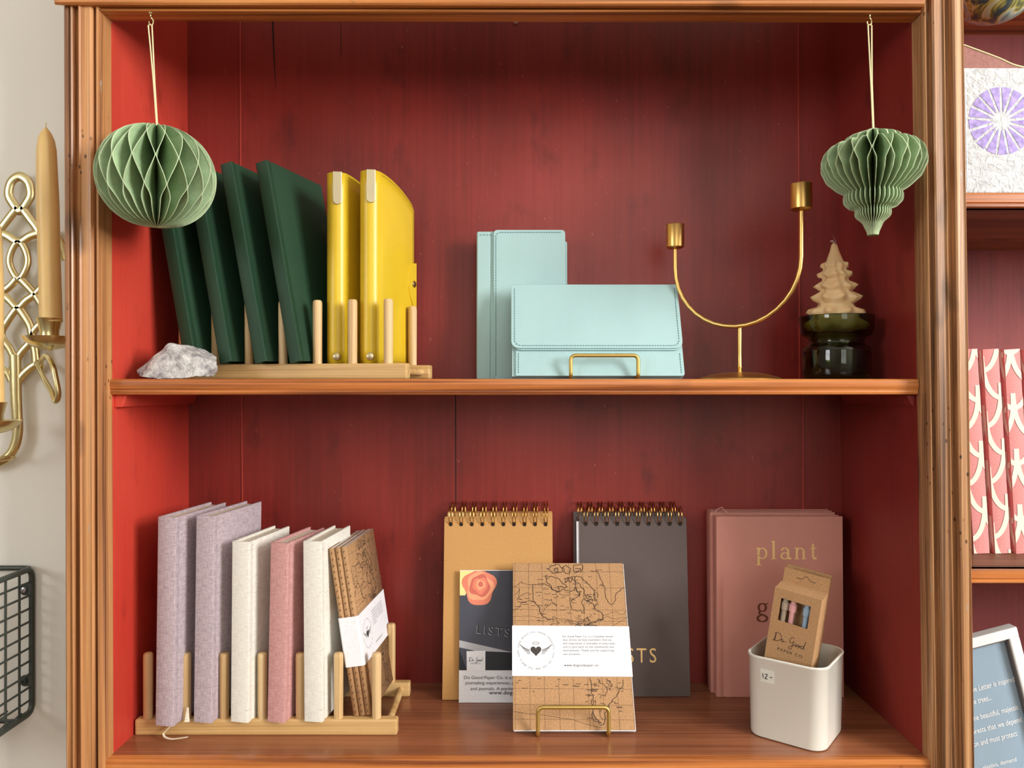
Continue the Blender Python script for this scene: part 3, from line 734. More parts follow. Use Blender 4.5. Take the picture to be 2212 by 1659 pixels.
m = MB(); pth = [(-.0010,nw+.0006),(-.0010,.001),(.0010,-.0013),(bw-.0012,-.0013),(bw+.0010,.001),(bw+.0010,nw+.0006)]
m.loft([[(x,y,b0) for x,y in pth], [(x,y,b1) for x,y in pth]], closed=True, cap=False)
band = m.build('paper_band', 'white_paper', bn, smooth=False)
band_print(band, lambda u, v: (bw+.0013, .004+u, b0+v), nw-.006, b1-b0)

# ------------------------------------------------------------------ spiral list pads
def pad(label, xl_, xr_, yb, ybot, lean, h, cmat, front=True, name='spiral_notepad', holes=True, group='top-bound spiral notepads leaning on the back', text=None, th=.0085, side_pages=0):
    o = thing(name, label, 'notepad', (xl_, yb, ybot), (R(-lean),0,0), group)
    w = xr_-xl_
    MB().box(0, w, 0, .0016, 0, h).build('front_cover', cmat, o, bevel=.0005)
    MB().box(0, w, th-.0016, th, 0, h+.002).build('back_cover', cmat, o, bevel=.0005)
    MB().box(.0015-side_pages, w-.0015-side_pages, .0019, th-.0019, .0015, h-.0045).build('page_block', 'white_paper', o)
    co = MB(); hl = MB(); N = 10
    for k in range(N):
        x = w*(.06+.88*k/(N-1))
        for s in (-1, 1):
            xs = x+s*.0021; cy, cz, ry, rz = th*.5, h-.0005, th*.5+.0042, .0125
            pts = [(xs+(.0008*s)*math.cos(a)*0, cy+ry*math.cos(a), cz+.0035+rz*math.sin(a)) for a in [2*math.pi*q/18 for q in range(18)]]
            co.tube(pts, .00062, 6, closed=True)
        hl.lathe([(0,.0004),(.0027,.0004),(.0027,0)], n=14).v
    hd = MB()
    for k in range(N):
        x = w*(.06+.88*k/(N-1))
        hd.add([(x+.0027*math.cos(2*math.pi*q/14), -.0003, h-.0078+.0027*math.sin(2*math.pi*q/14)) for q in range(14)], [tuple(range(14))])
    hd.build('punched_holes', 'dark', o)
    co.build('wire_binding', 'coil', o, smooth=True)
    return o
d_b = .9916
XL = (955-CX)*d_b/F
pad('ochre spiral notepad standing in front of its twin, behind the rose card', XL, XL+.1435, d_b-D, -.4074, 8.0, .231, 'ochre')
pad('ochre spiral notepad tucked directly behind the other ochre pad', XL+.003, XL+.1445, d_b-D+.0105, -.4074, 8.0, .2365, 'ochre')
XG = (1254-CX)*1.005/F
gp = pad('charcoal grey spiral notepad with gold lettering, in front of its twin', XG, XG+.1432, 1.002-D, -.4074, 6.0, .2300, 'grey_card', side_pages=.0048)
pad('charcoal grey spiral notepad behind the gold-lettered one, offset to the left', XG-.0066, XG+.137, 1.002-D+.0105, -.4074, 6.0, .2345, 'grey_card')
t_ = Print(); v_, f_ = text2d('LISTS', .0265, 1.25); wd = max(p[0] for p in v_)-min(p[0] for p in v_)
t_.text('LISTS', .0995, .0432, .0265, 'R', track=1.25, squeeze=.060/wd)
t_.build('foil_lettering', 'foil', gp, lambda u, v: (u, -.0003, v))

# rose postcard leaning on the ochre pad
cw, ch = .150, .1655
rc = thing('postcard', 'printed postcard with a coral rose and grey notebooks, leaning on the ochre pad', 'card', U(991,1514,.984)*1.0, (R(-8.2),0,R(0)))
rc.location = ((991-CX)*.985/F, .985-D-.0005, -.4078)
MB().box(0, cw, 0, .0006, 0, ch).build('card_stock', 'white_paper', rc)
S = .985/F
c2 = lambda x, y: ((x-992)*S, ch-(y-1241)*S)    # photograph pixels on the card -> card metres
def pl(name, mat, pts, lift): 
    q = Print(); q.poly([c2(*p) for p in pts]); return q.build(name, mat, rc, lambda u, v: (u, -lift, v))
pl('photo_print', 'slate', [(992,1242),(1243,1242),(1243,1453),(992,1453)], .0002)
pl('photo_glow', 'pale_yellow', [(992,1242),(1040,1242),(1015,1270),(1004,1295),(992,1295)], .0003)
pl('silver_band', 'silver_print', [(992,1390),(1243,1445),(1243,1459),(992,1405)], .0003)
pl('dark_corner', 'black_print', [(992,1409),(1009,1453),(992,1453)], .0003)
pl('dark_panel', 'black_print', [(1010,1412),(1120,1416),(1243,1444),(1243,1453),(1049,1453)], .00035)
pl('label_square', 'white_paper', [(1008,1413),(1049,1412),(1049,1455),(1009,1455)], .0004)
rs = Print(); rcx, rcy = 1036, 1277
for (k, mat_, lift, rr) in ((0,'rose1',.00045,1.0), (1,'rose2',.0005,.8), (2,'rose3',.00055,.62), (3,'rose1',.0006,.45), (4,'rose2',.00065,.28), (5,'rose3',.0007,.15)):
    q = Print(); pts = []
    for a in range(30):
        th = 2*math.pi*a/30; r_ = (36+3.0*math.sin(3*th+k*1.9)+2.5*math.sin(5*th+k))*rr
        pts.append((rcx-1+k*.6+r_*math.cos(th), max(1242.5, rcy-k*1.2-r_*math.sin(th)*1.06)))
    q.poly([c2(*p) for p in pts]); q.build('rose_petal_print', mat_, rc, lambda u, v, L=lift: (u, -L, v))
q = Print()
for (txt, y, sz, wpx, xx) in [('Do Good Paper Co. is a Canadian stationery', 1467, 9.5, 200, 1003), ('journaling experiences, as well as beautiful', 1478, 9.5, 205, 1006), ('and journals. A portion of proceeds', 1490, 9.5, 172, 1017)]:
    v_, _f = text2d(txt, sz*S); wd = max(p[0] for p in v_)-min(p[0] for p in v_); x, yy = c2(xx, y+4); q.text(txt, x, yy, sz*S, squeeze=min(1.1, wpx*S/wd))
x, yy = c2(1057, 1503); v_, _f = text2d('www.dogoodpaper.co', 11.5*S, 1.05, .01); wd = max(p[0] for p in v_)-min(p[0] for p in v_); q.text('www.dogoodpaper.co', x, yy, 11.5*S, track=1.05, bold=.01, squeeze=118*S/wd)
x, yy = c2(1028, 1440); q.text('PAPER CO', x, yy, 4*S, 'C', track=1.2)
q.build('printed_text', 'ink_grey', rc, lambda u, v: (u, -.0006, v))
q = Print(); x, yy = c2(1029, 1362); q.text('LISTS', x, yy-.008, 25*S, 'L', track=1.35, ang=R(-6)); 
q.build('embossed_lettering', 'silver_print', rc, lambda u, v: (u, -.0004, v))
q = Print(); q.text('LISTS', x+.0006, yy-.0074, 25*S, 'L', track=1.35, ang=R(-6)); q.build('embossed_shadow', 'black_print', rc, lambda u, v: (u, -.0005, v))

# handwriting 'Do Good'
def script(pr, x0, y0, s, w):
    D_ = [(.15,.0),(.3,1.0),(.25,.1),(.0,.0),(.5,.0),(1.0,.4),(.9,.9),(.5,1.1),(.1,.9)]
    o1 = [(1.15,.1),(1.0,.25),(1.15,.4),(1.3,.2),(1.15,.05),(1.35,.15),(1.6,.25)]
    G_ = [(2.6,.95),(2.35,1.1),(2.1,.7),(2.2,.3),(2.5,.45),(2.55,.7),(2.5,.1),(2.3,-.5),(2.0,-.4),(2.4,0),(2.8,.15)]
    o2 = [(2.8,.15),(2.75,.35),(2.95,.35),(2.95,.05),(2.8,.1),(3.1,.2),(3.15,.35),(3.35,.3),(3.3,.05),(3.12,.15),(3.5,.2)]
    d_ = [(3.75,.35),(3.5,.3),(3.5,.05),(3.75,.15),(4.0,1.0),(3.8,.1),(3.95,.05)]
    for g_ in (D_, o1, G_, o2, d_):
        P = cr([(a,b,0) for a,b in g_], 5); pr.line([(x0+p.x*s, y0+p.y*s) for p in P], w)
q = Print(); x, yy = c2(1013, 1434); script(q, x, yy, 7.5*S, .0004); q.build('printed_signature', 'ink_dark', rc, lambda u, v: (u, -.0006, v))

# ------------------------------------------------------------------ wire easels
def easel(label, xc, y, z, w, lip, depth, back, lean):
    t = thing('wire_easel', label, 'stand', (xc, y, z), (0,0,0), 'small gold wire easels')
    r = .0024; a = R(lean)
    bk = (back*math.sin(a), back*math.cos(a))
    y0 = depth; h = w/2
    loop = [(-h,0,lip),(h,0,lip),(h,0,r),(h,y0,r),(h,y0+bk[0],r+bk[1]),(-h,y0+bk[0],r+bk[1]),(-h,y0,r),(-h,0,r)]
    P = fillet(loop, .0065, 6, True)
    MB().tube(P, r, 10, closed=True).build('wire_loop', 'gold_flat', t, smooth=True, angle=80)
    MB().tube([(-h,depth*.8,r*1.0),(h,depth*.8,r*1.0)], r*.8, 8).build('cross_bar', 'gold_flat', t, smooth=True)
    return t
d_e = .886
easel('gold wire easel on the lower shelf carrying the kraft map notebook', ((1157+1320)/2-CX)*d_e/F, d_e-D, -.408, (1315-1162)*d_e/F, .0355, .055, .10, 31)
# kraft map notebook with white band
NW, NH = .1428, .199
kn = thing('map_notebook', 'kraft notebook with an antique map and a white paper band, standing on the gold easel', 'notebook', ((1108-CX)*.893/F, .893-D+.0015, -.4048+.0022), (R(-30.9),0,R(0)))
for k in range(3):
    y0 = .0002+k*.0036; 
    nb = MB().box(0, NW, y0, y0+.0034, 0, NH).build('notebook', 'kraft', kn, bevel=.0006)
    MB().box(.001, NW+.0006, y0+.0009, y0+.0027, -.0007, NH-.001).build('page_block', 'white_paper', nb)
map_print(NW, NH).build('map_print', 'ink', kn, lambda u, v: (u, -.0001, v))
bz0, bz1 = NH*.300, NH*.600
m = MB(); m.loft([[(-.0010,-.0010,bz0),(NW+.0014,-.0010,bz0-.001),(NW+.0014,.0125,bz0-.001),(-.0010,.0125,bz0)], [(-.0010,-.0010,bz1),(NW+.0014,-.0010,bz1-.001),(NW+.0014,.0125,bz1-.001),(-.0010,.0125,bz1)]])
bd = m.build('paper_band', 'white_paper', kn, bevel=.0004)
band_print(bd, lambda u, v: (-.0010+u, -.0012, bz0+v), NW+.002, bz1-bz0)

# ------------------------------------------------------------------ mint organisers
def dashes(path, step=.0034, ln=.0020, w=.0009):
    pr = Print(); P = [Vector(p) for p in path]
    for a, b in zip(P, P[1:]):
        d = (b-a); L_ = d.length; d.normalize(); n_ = max(1, int(L_/step))
        for k in range(n_): q = a+d*(k+.3)*(L_/n_); pr.line([tuple(q), tuple(q+d*ln)], w)
    return pr
def rounded_slab(x0, x1, z0, z1, r, y0, y1, corners=(1,1,1,1)):
    cs = [(x0,z0,0),(x1,z0,0),(x1,z1,0),(x0,z1,0)]; out = []
    for i in range(4):
        a, b, c = Vector(cs[i-1]), Vector(cs[i]), Vector(cs[(i+1)%4]); rr = r if corners[i] else .0006
        for j in range(6):
            t = j/5; p0 = b+(a-b).normalized()*rr; p1 = b+(c-b).normalized()*rr; p = p0*(1-t)**2+b*2*t*(1-t)+p1*t*t; out.append((p.x, p.y))
    return MB().poly(out, y0, y1)
dT = 1.006
tw = thing('travel_wallet', 'tall mint wallet standing upright behind the mint clutch', 'wallet', ((1029-CX)*dT/F, dT-D, .006), (R(-1.5),0,R(0)), 'mint stitched wallets')
Wt, Ht = (1222-1029)*dT/F, .196
rounded_slab(0, Wt, 0, Ht, .003, .004, .013).build('back_cover', 'mint', tw, bevel=.0012, seg=3)
rounded_slab(.004, Wt+.0035, 0, Ht-.010, .003, .017, .026).build('rear_pocket', 'mint', tw, bevel=.0012, seg=3)
MB().box(.001, .018, .0028, .0045, .001, Ht-.001).build('spine_panel', 'mint', tw, bevel=.0012, seg=3)
rounded_slab(.0225, Wt-.0003, .0006, Ht+.0012, .0055, .0, .0038, (1,0,1,1)).build('flap', 'mint', tw, bevel=.0012, seg=3)
st = dashes([(.0255,.004),(.0255,Ht-.006),(.029,Ht-.0022),(Wt-.006,Ht-.0022)]); st.merge = None
st.build('stitching', 'mint_thread', tw, lambda u, v: (u, -.0003, v))
dashes([(.003,Ht-.005),(.020,Ht-.005)]).build('stitching', 'mint_thread', tw, lambda u, v: (u, .0025, v))
# the clutch on its easel
dM = .936
mw = thing('clutch_wallet', 'landscape mint clutch wallet leaning on the gold easel of the upper shelf', 'wallet', ((1106-CX)*dM/F, dM-D, .0112), (R(-22.5),0,R(0)), 'mint stitched wallets')
Wm, Hm = .2105, .123
rounded_slab(0, Wm, 0, Hm, .0035, .0045, .0125, (0,1,0,0)).build('body', 'mint', mw, bevel=.002, seg=3)
rounded_slab(.0045, Wm+.0005, -.0002, Hm*.40, .004, .0018, .0052, (0,1,0,0)).build('front_pocket', 'mint', mw, bevel=.001, seg=2)
fz = Hm*.282
rounded_slab(-.001, Wm+.0003, fz, Hm+.0012, .0105, -.0034, -.0006, (1,1,0,0)).build('flap', 'mint', mw, bevel=.0013, seg=3)
rounded_slab(.001, Wm-.001, fz-.0016, Hm, .0105, -.0010, .0012, (1,1,0,0)).build('flap_lining', 'mint', mw, bevel=.0006, seg=2)
MB().tube([(-.0008,.0035,Hm+.0002),(Wm+.0002,.0035,Hm+.0002)], .0062, 14).fn(lambda p: (p.x, p.y, min(p.z, Hm+.0022))).build('top_fold', 'mint', mw, smooth=True, angle=60)
dashes([(.0030,Hm-.004),(.0030,fz+.011),(.0040,fz+.0070),(.0068,fz+.0043),(.011,fz+.0033),(Wm-.012,fz+.0033),(Wm-.0078,fz+.0043),(Wm-.0050,fz+.0070),(Wm-.0040,fz+.011),(Wm-.0040,Hm-.004)]).build('stitching', 'mint_thread', mw, lambda u, v: (u, -.0037, v))
dashes([(.0078,fz-.004),(.0078,.003)]).build('stitching', 'mint_thread', mw, lambda u, v: (u, .0015, v))
dashes([(Wm-.0035,fz-.004),(Wm-.0035,.003)]).build('stitching', 'mint_thread', mw, lambda u, v: (u, .0015, v))
easel('gold wire easel on the upper shelf carrying the mint clutch', ((1228+1383)/2-CX)*.931/F, .931-D-.002, .006, (1378-1233)*.931/F, .0288, .05, .07, 24)

# ------------------------------------------------------------------ gold candelabra
cc = Vector((.2755, .930-D, .006))
ca = thing('candelabra', 'gold U-shaped two-arm candelabra with empty cups and a domed foot', 'candle holder', cc)
yaw = math.atan2(.0900, .1255); dr = Vector((math.cos(yaw), -math.sin(yaw), 0)); Rr = .0775; zc = .1475-.006
ctr = Vector((-.0055, 0, 0))
pts = [ctr-dr*Rr+Vector((0,0,.168))]
for k in range(19): a = math.pi+math.pi*k/18; pts.append(ctr+dr*Rr*math.cos(a)+Vector((0,0,zc+Rr*math.sin(a))))
pts.append(ctr+dr*Rr+Vector((0,0,.196)))
MB().tube(pts, .0026, 12).build('arm', 'gold', ca, smooth=True, angle=70)
MB().lathe([(.0024,.0650),(.0026,.055),(.0024,.030),(.0026,.016),(.0032,.0145),(.0026,.013),(.0020,.006)], (0,0,0), 14).build('stem', 'gold', ca, smooth=True)
MB().lathe([(.0005,.0095),(.006,.0088),(.020,.0078),(.034,.0056),(.044,.0028),(.0488,.0008),(.0490,0),(.02,0)], (0,0,0), 48).build('foot', 'gold', ca, smooth=True, angle=60)
for end, z0, r_ in ((ctr-dr*Rr, .1655, .0113), (ctr+dr*Rr, .1935, .0121)):
    MB().lathe([(.0005,z0-.001),(.0035,z0),(.0085,z0+.0005),(r_*.97,z0+.0025),(r_,z0+.006),(r_,z0+.030),(r_*1.04,z0+.0308),(r_*.94,z0+.0308),(r_*.88,z0+.012),(.0005,z0+.011)], end, 32).build('candle_cup', 'gold', ca, smooth=True, angle=40)

# ------------------------------------------------------------------ green glass holder with a tree candle
gx, gy = .3925, .930-D
gh = thing('glass_candle_holder', 'dark olive glass candle holder under the tree-shaped candle', 'candle holder', (gx, gy, .006))
gl = [(.0,.0),(.034,.0),(.0375,.002),(.0385,.006),(.0388,.034),(.0378,.0385),(.0335,.041),(.0312,.044),(.0312,.0475),(.0335,.050),(.0385,.0525),(.0412,.0575),(.0428,.0750),(.0426,.0762),(.0412,.0755),(.0395,.0590),(.0370,.0560),(.0310,.0530),(.0285,.0500),(.0285,.0425),(.0320,.0385),(.0355,.035),(.0355,.006),(.033,.0035),(0,.0035)]
MB().lathe(gl, (0,0,0), 56).build('glass_body', 'glass', gh, smooth=True, angle=50)
tc = thing('tree_candle', 'beeswax candle shaped like a fir tree, standing in the olive glass holder', 'candle', (gx+.001, gy, .006+.0535))
prof = []   # (z, r_in/out, lobes)
def S_(py, half): return ((829-py)*.93/F-.0595, half*.93/F)
seq = [(727,40,0),(716,60,.0),(706,63,.10),(700,60,.12),(690,46,.03),(682,48,.05),(676,57,.14),(669,53,.14),(662,40,.03),(655,37,.02),(648,46,.12),(641,49,.16),(635,42,.1),(628,33,.02),(624,38,.08),(618,42,.16),(613,37,.12),(606,28,.03),(600,27,.04),(596,33,.14),(590,34,.16),(584,25,.05),(579,24,.05),(574,28,.12),(569,27,.12),(565,19,.02),(552,14,0),(540,9.5,0),(530,7,0),(525,4,0),(523,.5,0)]
rings = []; n = 64
for i, (py, hw, lob) in enumerate(seq):
    z, r_ = S_(py, hw)
    tier = i//5; lean_x = (727-py)/200*-.0035
    rings.append([Vector((lean_x+r_*(1+lob*math.sin((9 if py > 600 else 7)*2*math.pi*k/n+tier*1.7))*math.cos(2*math.pi*k/n)*1.0, r_*.68*(1+lob*math.sin(9*2*math.pi*k/n+tier*1.7))*math.sin(2*math.pi*k/n), z+lob*.012*math.sin(5*2*math.pi*k/n+tier))) for k in range(n)])
MB().loft(rings).build('wax_body', 'wax2', tc, smooth=True, angle=180)
zt, _ = S_(525, 0)
MB().tube([(-.0036,0,zt-.002),(-.0040,0,zt+.001),(-.0062,-.001,zt+.0030),(-.0084,-.001,zt+.0022)], .0010, 8).build('wick', 'wick', tc, smooth=True)
MB().poly([(-.0022,zt-.003),(-.0050,zt+.006),(-.0105,zt+.0175),(-.0075,zt+.012),(-.0020,zt+.002)], -.0022, -.0020).build('film_tag', 'tag', tc)

# ------------------------------------------------------------------ rock
rkT = thing('rock', 'rough pale grey stone at the left end of the upper shelf', 'rock', (U(383,0,.885).x, .885-D, .006))
bm = bmesh.new(); bmesh.ops.create_icosphere(bm, subdivisions=5, radius=1)
def hull_r(v):
    x, y, z = v
    p = Vector(v)
    for (nx, ny, nz, dd) in [(0,0,-1,.30),(0,-1,.25,.52),(-.75,-.2,.75,.60),(.62,-.1,.9,.66),(.1,.1,1,.64),(.9,-.5,.3,.80),(-.9,0,.3,.9),(.3,-.7,.8,.60),(0,1,0,.6),(-.4,-.8,.5,.58),(.9,0,-.6,.84),(-.85,-.3,-.4,.92)]:
        nn = Vector((nx,ny,nz)).normalized(); q = p.dot(nn)
        if q > dd: p = p-nn*(q-dd)
    return p
for v in bm.verts:
    p = hull_r(v.co); p = p*(1+.05*noise.fractal(p*3.2, 1.0, 2.0, 4)+.022*noise.noise(p*14))
    v.co = Vector((p.x*.0435, p.y*.042, (p.z+.30)*.0385))
zmin = min(v.co.z for v in bm.verts)
for v in bm.verts: v.co.z -= zmin
me = bpy.data.meshes.new('stone_body'); bm.to_mesh(me); bm.free(); me.materials.append(M['stone'])
for p in me.polygons: p.use_smooth = True
o = bpy.data.objects.new('stone_body', me); col.objects.link(o); o.parent = rkT

# ------------------------------------------------------------------ plant goal books
pbX = (1549-CX)*1.0/F
pbl = ['dusty pink planner with gold lettering, frontmost of its stack', 'middle dusty pink planner of the stack, showing only its spine and top edge', 'rearmost dusty pink planner, leaning on the red back']
for i, (dx, y_, dz) in enumerate([(0,.1855,0), (-.0040,.2000,.003), (-.0020,.2145,.003)]):
    o = book('planner', pbl[i], 'book', (pbX+dx-.0, y_, -.4078), (0,R(-1.0),R(-90)), .0142, .1655, .2345+dz, 'pink_leather', 'dusty pink planners stacked upright', c=.0022, rnd=.002, groove=.0010)
    if i == 0: pb0 = o
pr = Print()
def glyphs(pr, s, x, y, sz, gap=.33, k=1.0):
    def el(cx, cy, rx, ry, a0=0, a1=360, w=.13):
        n = 20
        for q in range(n):
            t0 = R(a0+(a1-a0)*q/n); t1 = R(a0+(a1-a0)*(q+1)/n); ww = w*(.45+.75*abs(math.cos((t0+t1)/2)))
            pr.line([(x+(cx+rx*math.cos(t0))*sz, y+(cy+ry*math.sin(t0))*sz), (x+(cx+rx*math.cos(t1))*sz, y+(cy+ry*math.sin(t1))*sz)], ww*sz)
    def ln(p, w): pr.line([(x+a*sz, y+b*sz) for a, b in p], w*sz)
    for chh in s:
        if chh == 'p': ln([(.2,.95),(.2,-.5)], .2); ln([(.0,-.5),(.45,-.5)], .07); ln([(.0,.93),(.2,.97)], .08); el(.52,.5,.36,.45); adv = .95
        elif chh == 'l': ln([(.2,1.55),(.2,.03)], .2); ln([(0,.03),(.42,.03)], .07); ln([(0,1.5),(.2,1.54)], .08); adv = .45
        elif chh == 'a': el(.36,.28,.30,.27); el(.36,.68,.28,.28,10,160,.14); ln([(.66,.72),(.66,.12),(.78,.03),(.88,.08)], .17); adv = .85
        elif chh == 'n': ln([(.2,.95),(.2,.03)], .19); ln([(0,.03),(.4,.03)], .07); ln([(0,.93),(.2,.97)], .08); el(.5,.62,.3,.33,0,165,.14); ln([(.8,.65),(.8,.03)], .19); ln([(.62,.03),(1.0,.03)], .07); adv = 1.0
        elif chh == 't': ln([(.25,1.3),(.25,.2),(.35,.05),(.52,.08)], .18); ln([(.02,.93),(.52,.93)], .08); adv = .5
        elif chh == 'g': el(.42,.66,.30,.32,w=.16); ln([(.62,.9),(.9,.98)], .10); ln([(.25,.38),(.15,.22),(.3,.1),(.6,.05)], .13); el(.42,-.22,.38,.26,w=.16); adv = .9
        elif chh == 'o': el(.45,.48,.40,.46,w=.16); adv = .9
        elif chh == 's': el(.32,.72,.24,.25,20,250,.13); el(.32,.26,.26,.26,-160,80,.13); adv = .65
        x += (adv+gap)*sz
sx_ = .0500; TH = .0142
glyphs(pr, 'plant', (1636-1549)/F*1.0, .2345-(1208-1116)/F, .0150, .36)
pr.build('foil_lettering', 'foil', pb0, lambda u, v: (TH+.0003, u, v))
pr = Print(); glyphs(pr, 'goals', (1637-1549)/F*1.0, .2345-(1330-1116)/F, .0160, .36)
pr.build('foil_lettering', 'stamp_and_shaded_foil', pb0, lambda u, v: (TH+.0003, u, v))
# ribbon loop at the top of the planner stack
a = U(1546,1110,1.0); b = U(1576,1110,1.0)
MB().tube([(a.x, .176, a.z+.001), (a.x+.003,.174,a.z+.006), (a.x+.009,.174,a.z+.0085), (b.x,.176,b.z-.0005)], .0006, 6).build('ribbon_marker', 'pink_cloth', pb0, world=True, smooth=True)

# ------------------------------------------------------------------ white pot with pen boxes
pot_yaw = R(-37.5); pc = Vector((.3345, .9055-D, -.408))
pot = thing('enamel_pot', 'white rounded-square enamel pot with a handwritten price sticker', 'pot', pc, (0,0,pot_yaw))
def rsq(s, r, z, n=8):
    out = []
    for (cx_, cy_, a0) in ((1,1,0),(-1,1,90),(-1,-1,180),(1,-1,270)):
        for k in range(n): a = R(a0+90*k/(n-1)); out.append((cx_*(s/2-r)+r*math.cos(a), cy_*(s/2-r)+r*math.sin(a), z))
    return out
sb, stp, Hp, rc_ = .0870, .0905, .0945, .0175
lv = [(sb-.006,rc_,0),(sb-.001,rc_,.0012),(sb,rc_,.004),(stp-.0006,rc_,Hp-.004),(stp+.0012,rc_,Hp-.003),(stp+.0014,rc_,Hp-.0008),(stp,rc_,Hp),(stp-.003,rc_-.001,Hp-.0006),(stp-.0036,rc_-.001,Hp-.004),(sb-.0036,rc_-.001,.004),(sb-.01,rc_-.002,.003)]
MB().loft([rsq(s, r, z) for s, r, z in lv]).build('pot_body', 'white_glaze', pot, smooth=True, angle=50)
# price sticker lies on the left face, -Y local
fy = -(sb+(stp-sb)*.7)/2-.0004
MB().box(-.0260, -.0105, fy-.00015, fy+.0003, .0660, .0800).build('price_sticker', 'tape', pot)
q = Print(); q.line([(-.0233,.0757),(-.0228,.0705)], .0009); q.line([(-.0206,.0752),(-.0185,.0757),(-.0182,.0740),(-.0207,.0707),(-.0207,.0702),(-.0178,.0703)], .0009); q.line([(-.0150,.0730),(-.0126,.0731)], .0009)
q.build('handwritten_price', 'ink_dark', pot, lambda u, v: (u, fy-.0005, v))
def pen_box(label, loc, rot, tab, front):
    o = thing('pen_box', label, 'box', loc, rot, 'kraft pen boxes in the white pot')
    w, dpt, h = .0520, .0190, .164
    wx0, wx1, wz0, wz1 = .0085, .0415, h-.0370, h-.0105
    m = MB()
    m.box(0, w, .0008, dpt, 0, wz0-.0) if False else None
    m.box(0, wx0, 0, .0009, 0, h); m.box(wx1, w, 0, .0009, 0, h); m.box(wx0, wx1, 0, .0009, 0, wz0); m.box(wx0, wx1, 0, .0009, wz1, h)
    m.box(0, .0009, .0009, dpt, 0, h); m.box(w-.0009, w, .0009, dpt, 0, h); m.box(.0009, w-.0009, dpt-.0009, dpt, 0, h); m.box(.0009, w-.0009, .0009, dpt-.0009, h-.0009, h); m.box(.0009, w-.0009, .0009, dpt-.0009, 0, .0009)
    m.build('carton', 'kraft', o)
    if tab:
        MB().box(0, w, dpt-.0009, dpt+.0003, h-.001, h+.016).build('hang_tab', 'kraft', o)
        s = Print(); P = cr([(.015,h+.0075,0),(.021,h+.0075,0),(.026,h+.0115,0),(.031,h+.0075,0),(.037,h+.0075,0)], 5); s.line([(p.x,p.y) for p in P], .0006); s.build('hanger_slot', 'ink', o, lambda u, v: (u, dpt-.0011, v))
    for k, (x, mt) in enumerate([(.0125,'pen_tan'),(.0215,'pen_pink'),(.0310,'pen_pink') if False else (.0250,'pen_pink'),(.0370,'pen_blue')]):
        if k == 2: continue
        MB().lathe([(0,.02),(.0028,.02),(.0030,h-.024),(.0042,h-.024),(.0044,h-.016),(.0032,h-.015),(.0028,h-.012),(0,h-.0115)], (x, .0065, 0), 14).build('pen', mt, o, smooth=True, angle=40)
    if front:
        q = Print(); script(q, .0065, .103, .0090, .0006); q.build('printed_signature', 'ink', o, lambda u, v: (u, -.0002, v))
        q = Print(); q.text('PAPER CO', w/2+.001, .0925, .0050, 'C', track=1.3); q.build('printed_text', 'ink', o, lambda u, v: (u, -.0002, v))
    return o
dPB = .893
# lower left corner of the front face inside the pot; boxes tilt to the right
B0 = Vector((.2850, .0745, -.3972)); PY = R(-34); ox = Vector((math.cos(PY), math.sin(PY), 0)); oy = Vector((-math.sin(PY), math.cos(PY), 0))
pen_box('front kraft pen box with a clear window and script lettering, in the white pot', B0, (0, R(8.5), PY), False, True)
pen_box('middle kraft pen box with a hang tab, in the white pot', B0+oy*.0196-ox*.0010, (0, R(8.5), PY), True, False)
pen_box('rear kraft pen box with a hang tab, leaning furthest right in the white pot', B0+oy*.0394-ox*.0030, (0, R(8.5), PY), True, False)

# ------------------------------------------------------------------ things on the left wall
dw = .93
sc = thing('wall_sconce', 'openwork brass wall sconce of interlaced loops with candle cups', 'sconce', U(42,700,dw))
SK = lambda x, y, dd=.918: U(x, y, dd)
def strip(name, pts, w=12, dd=.918, closed=False, t=.0055, taper=None, n=6):
    P = cr([SK(x, y, dd) for x, y in pts], n, closed)
    return MB().band(P, w*dd/F, t, (0,1,0), closed, taper)
lat = MB()
for pts, w, cl in [
    ([(42,380),(60,392),(66,418),(58,436),(46,452),(38,452),(26,436),(18,418),(24,392)], 14, True),
    ([(46,446),(60,466),(78,490),(92,512),(98,522)], 13, False), ([(38,446),(22,466),(2,492),(-14,512)], 13, False),
    ([(-30,500),(-8,502),(14,508),(40,522),(66,508),(90,502),(112,504),(130,524),(142,560)], 13, False),
    ([(40,520),(54,538),(60,562),(54,584),(40,602),(26,584),(20,562),(26,538)], 11, True),
    ([(36,600),(22,616),(2,632)], 12, False), ([(42,600),(58,616),(76,636),(88,655)], 12, False),
    ([(2,632),(20,648),(38,664),(56,648),(76,634),(96,612)], 12, False),
    ([(38,662),(24,680),(10,702),(3,716),(6,732),(20,752),(30,772)], 12, False),
    ([(38,662),(54,684),(66,706),(70,730),(76,760),(78,786)], 13, False),
    ([(62,742),(44,762),(36,780)], 12, False), ([(96,690),(74,712),(66,730)], 12, False),
    ([(80,784),(62,796),(46,812),(36,828)], 12, False), ([(2,796),(16,806),(24,822)], 12, False)]:
    lat.merge(strip('x', pts, w*1.5, closed=cl, t=.0045))
lat.build('lattice', 'brass', sc, world=True, smooth=True, angle=60)
tr = MB().band(cr([SK(32,766), SK(33,800), SK(34,850), SK(36,890), SK(38,925), SK(34,955), SK(22,980), SK(0,996), SK(-30,1004), SK(-52,985)], 6), 27*.918/F, .007, (0,1,0), taper=lambda t: 1.05-.35*t)
tr.build('stem', 'brass', sc, world=True, smooth=True, angle=60)
arm = MB().band(cr([SK(78,780,.915), SK(88,800,.905), SK(98,822,.892), SK(112,846,.880), SK(120,866,.872), SK(126,850,.868), SK(120,815,.868), SK(113,786,.872), SK(100,768,.885), SK(90,778,.9), SK(90,792,.91)], 6), 12*.9/F, .006, (0,1,0))
arm.build('arm', 'brass', sc, world=True, smooth=True, angle=60)
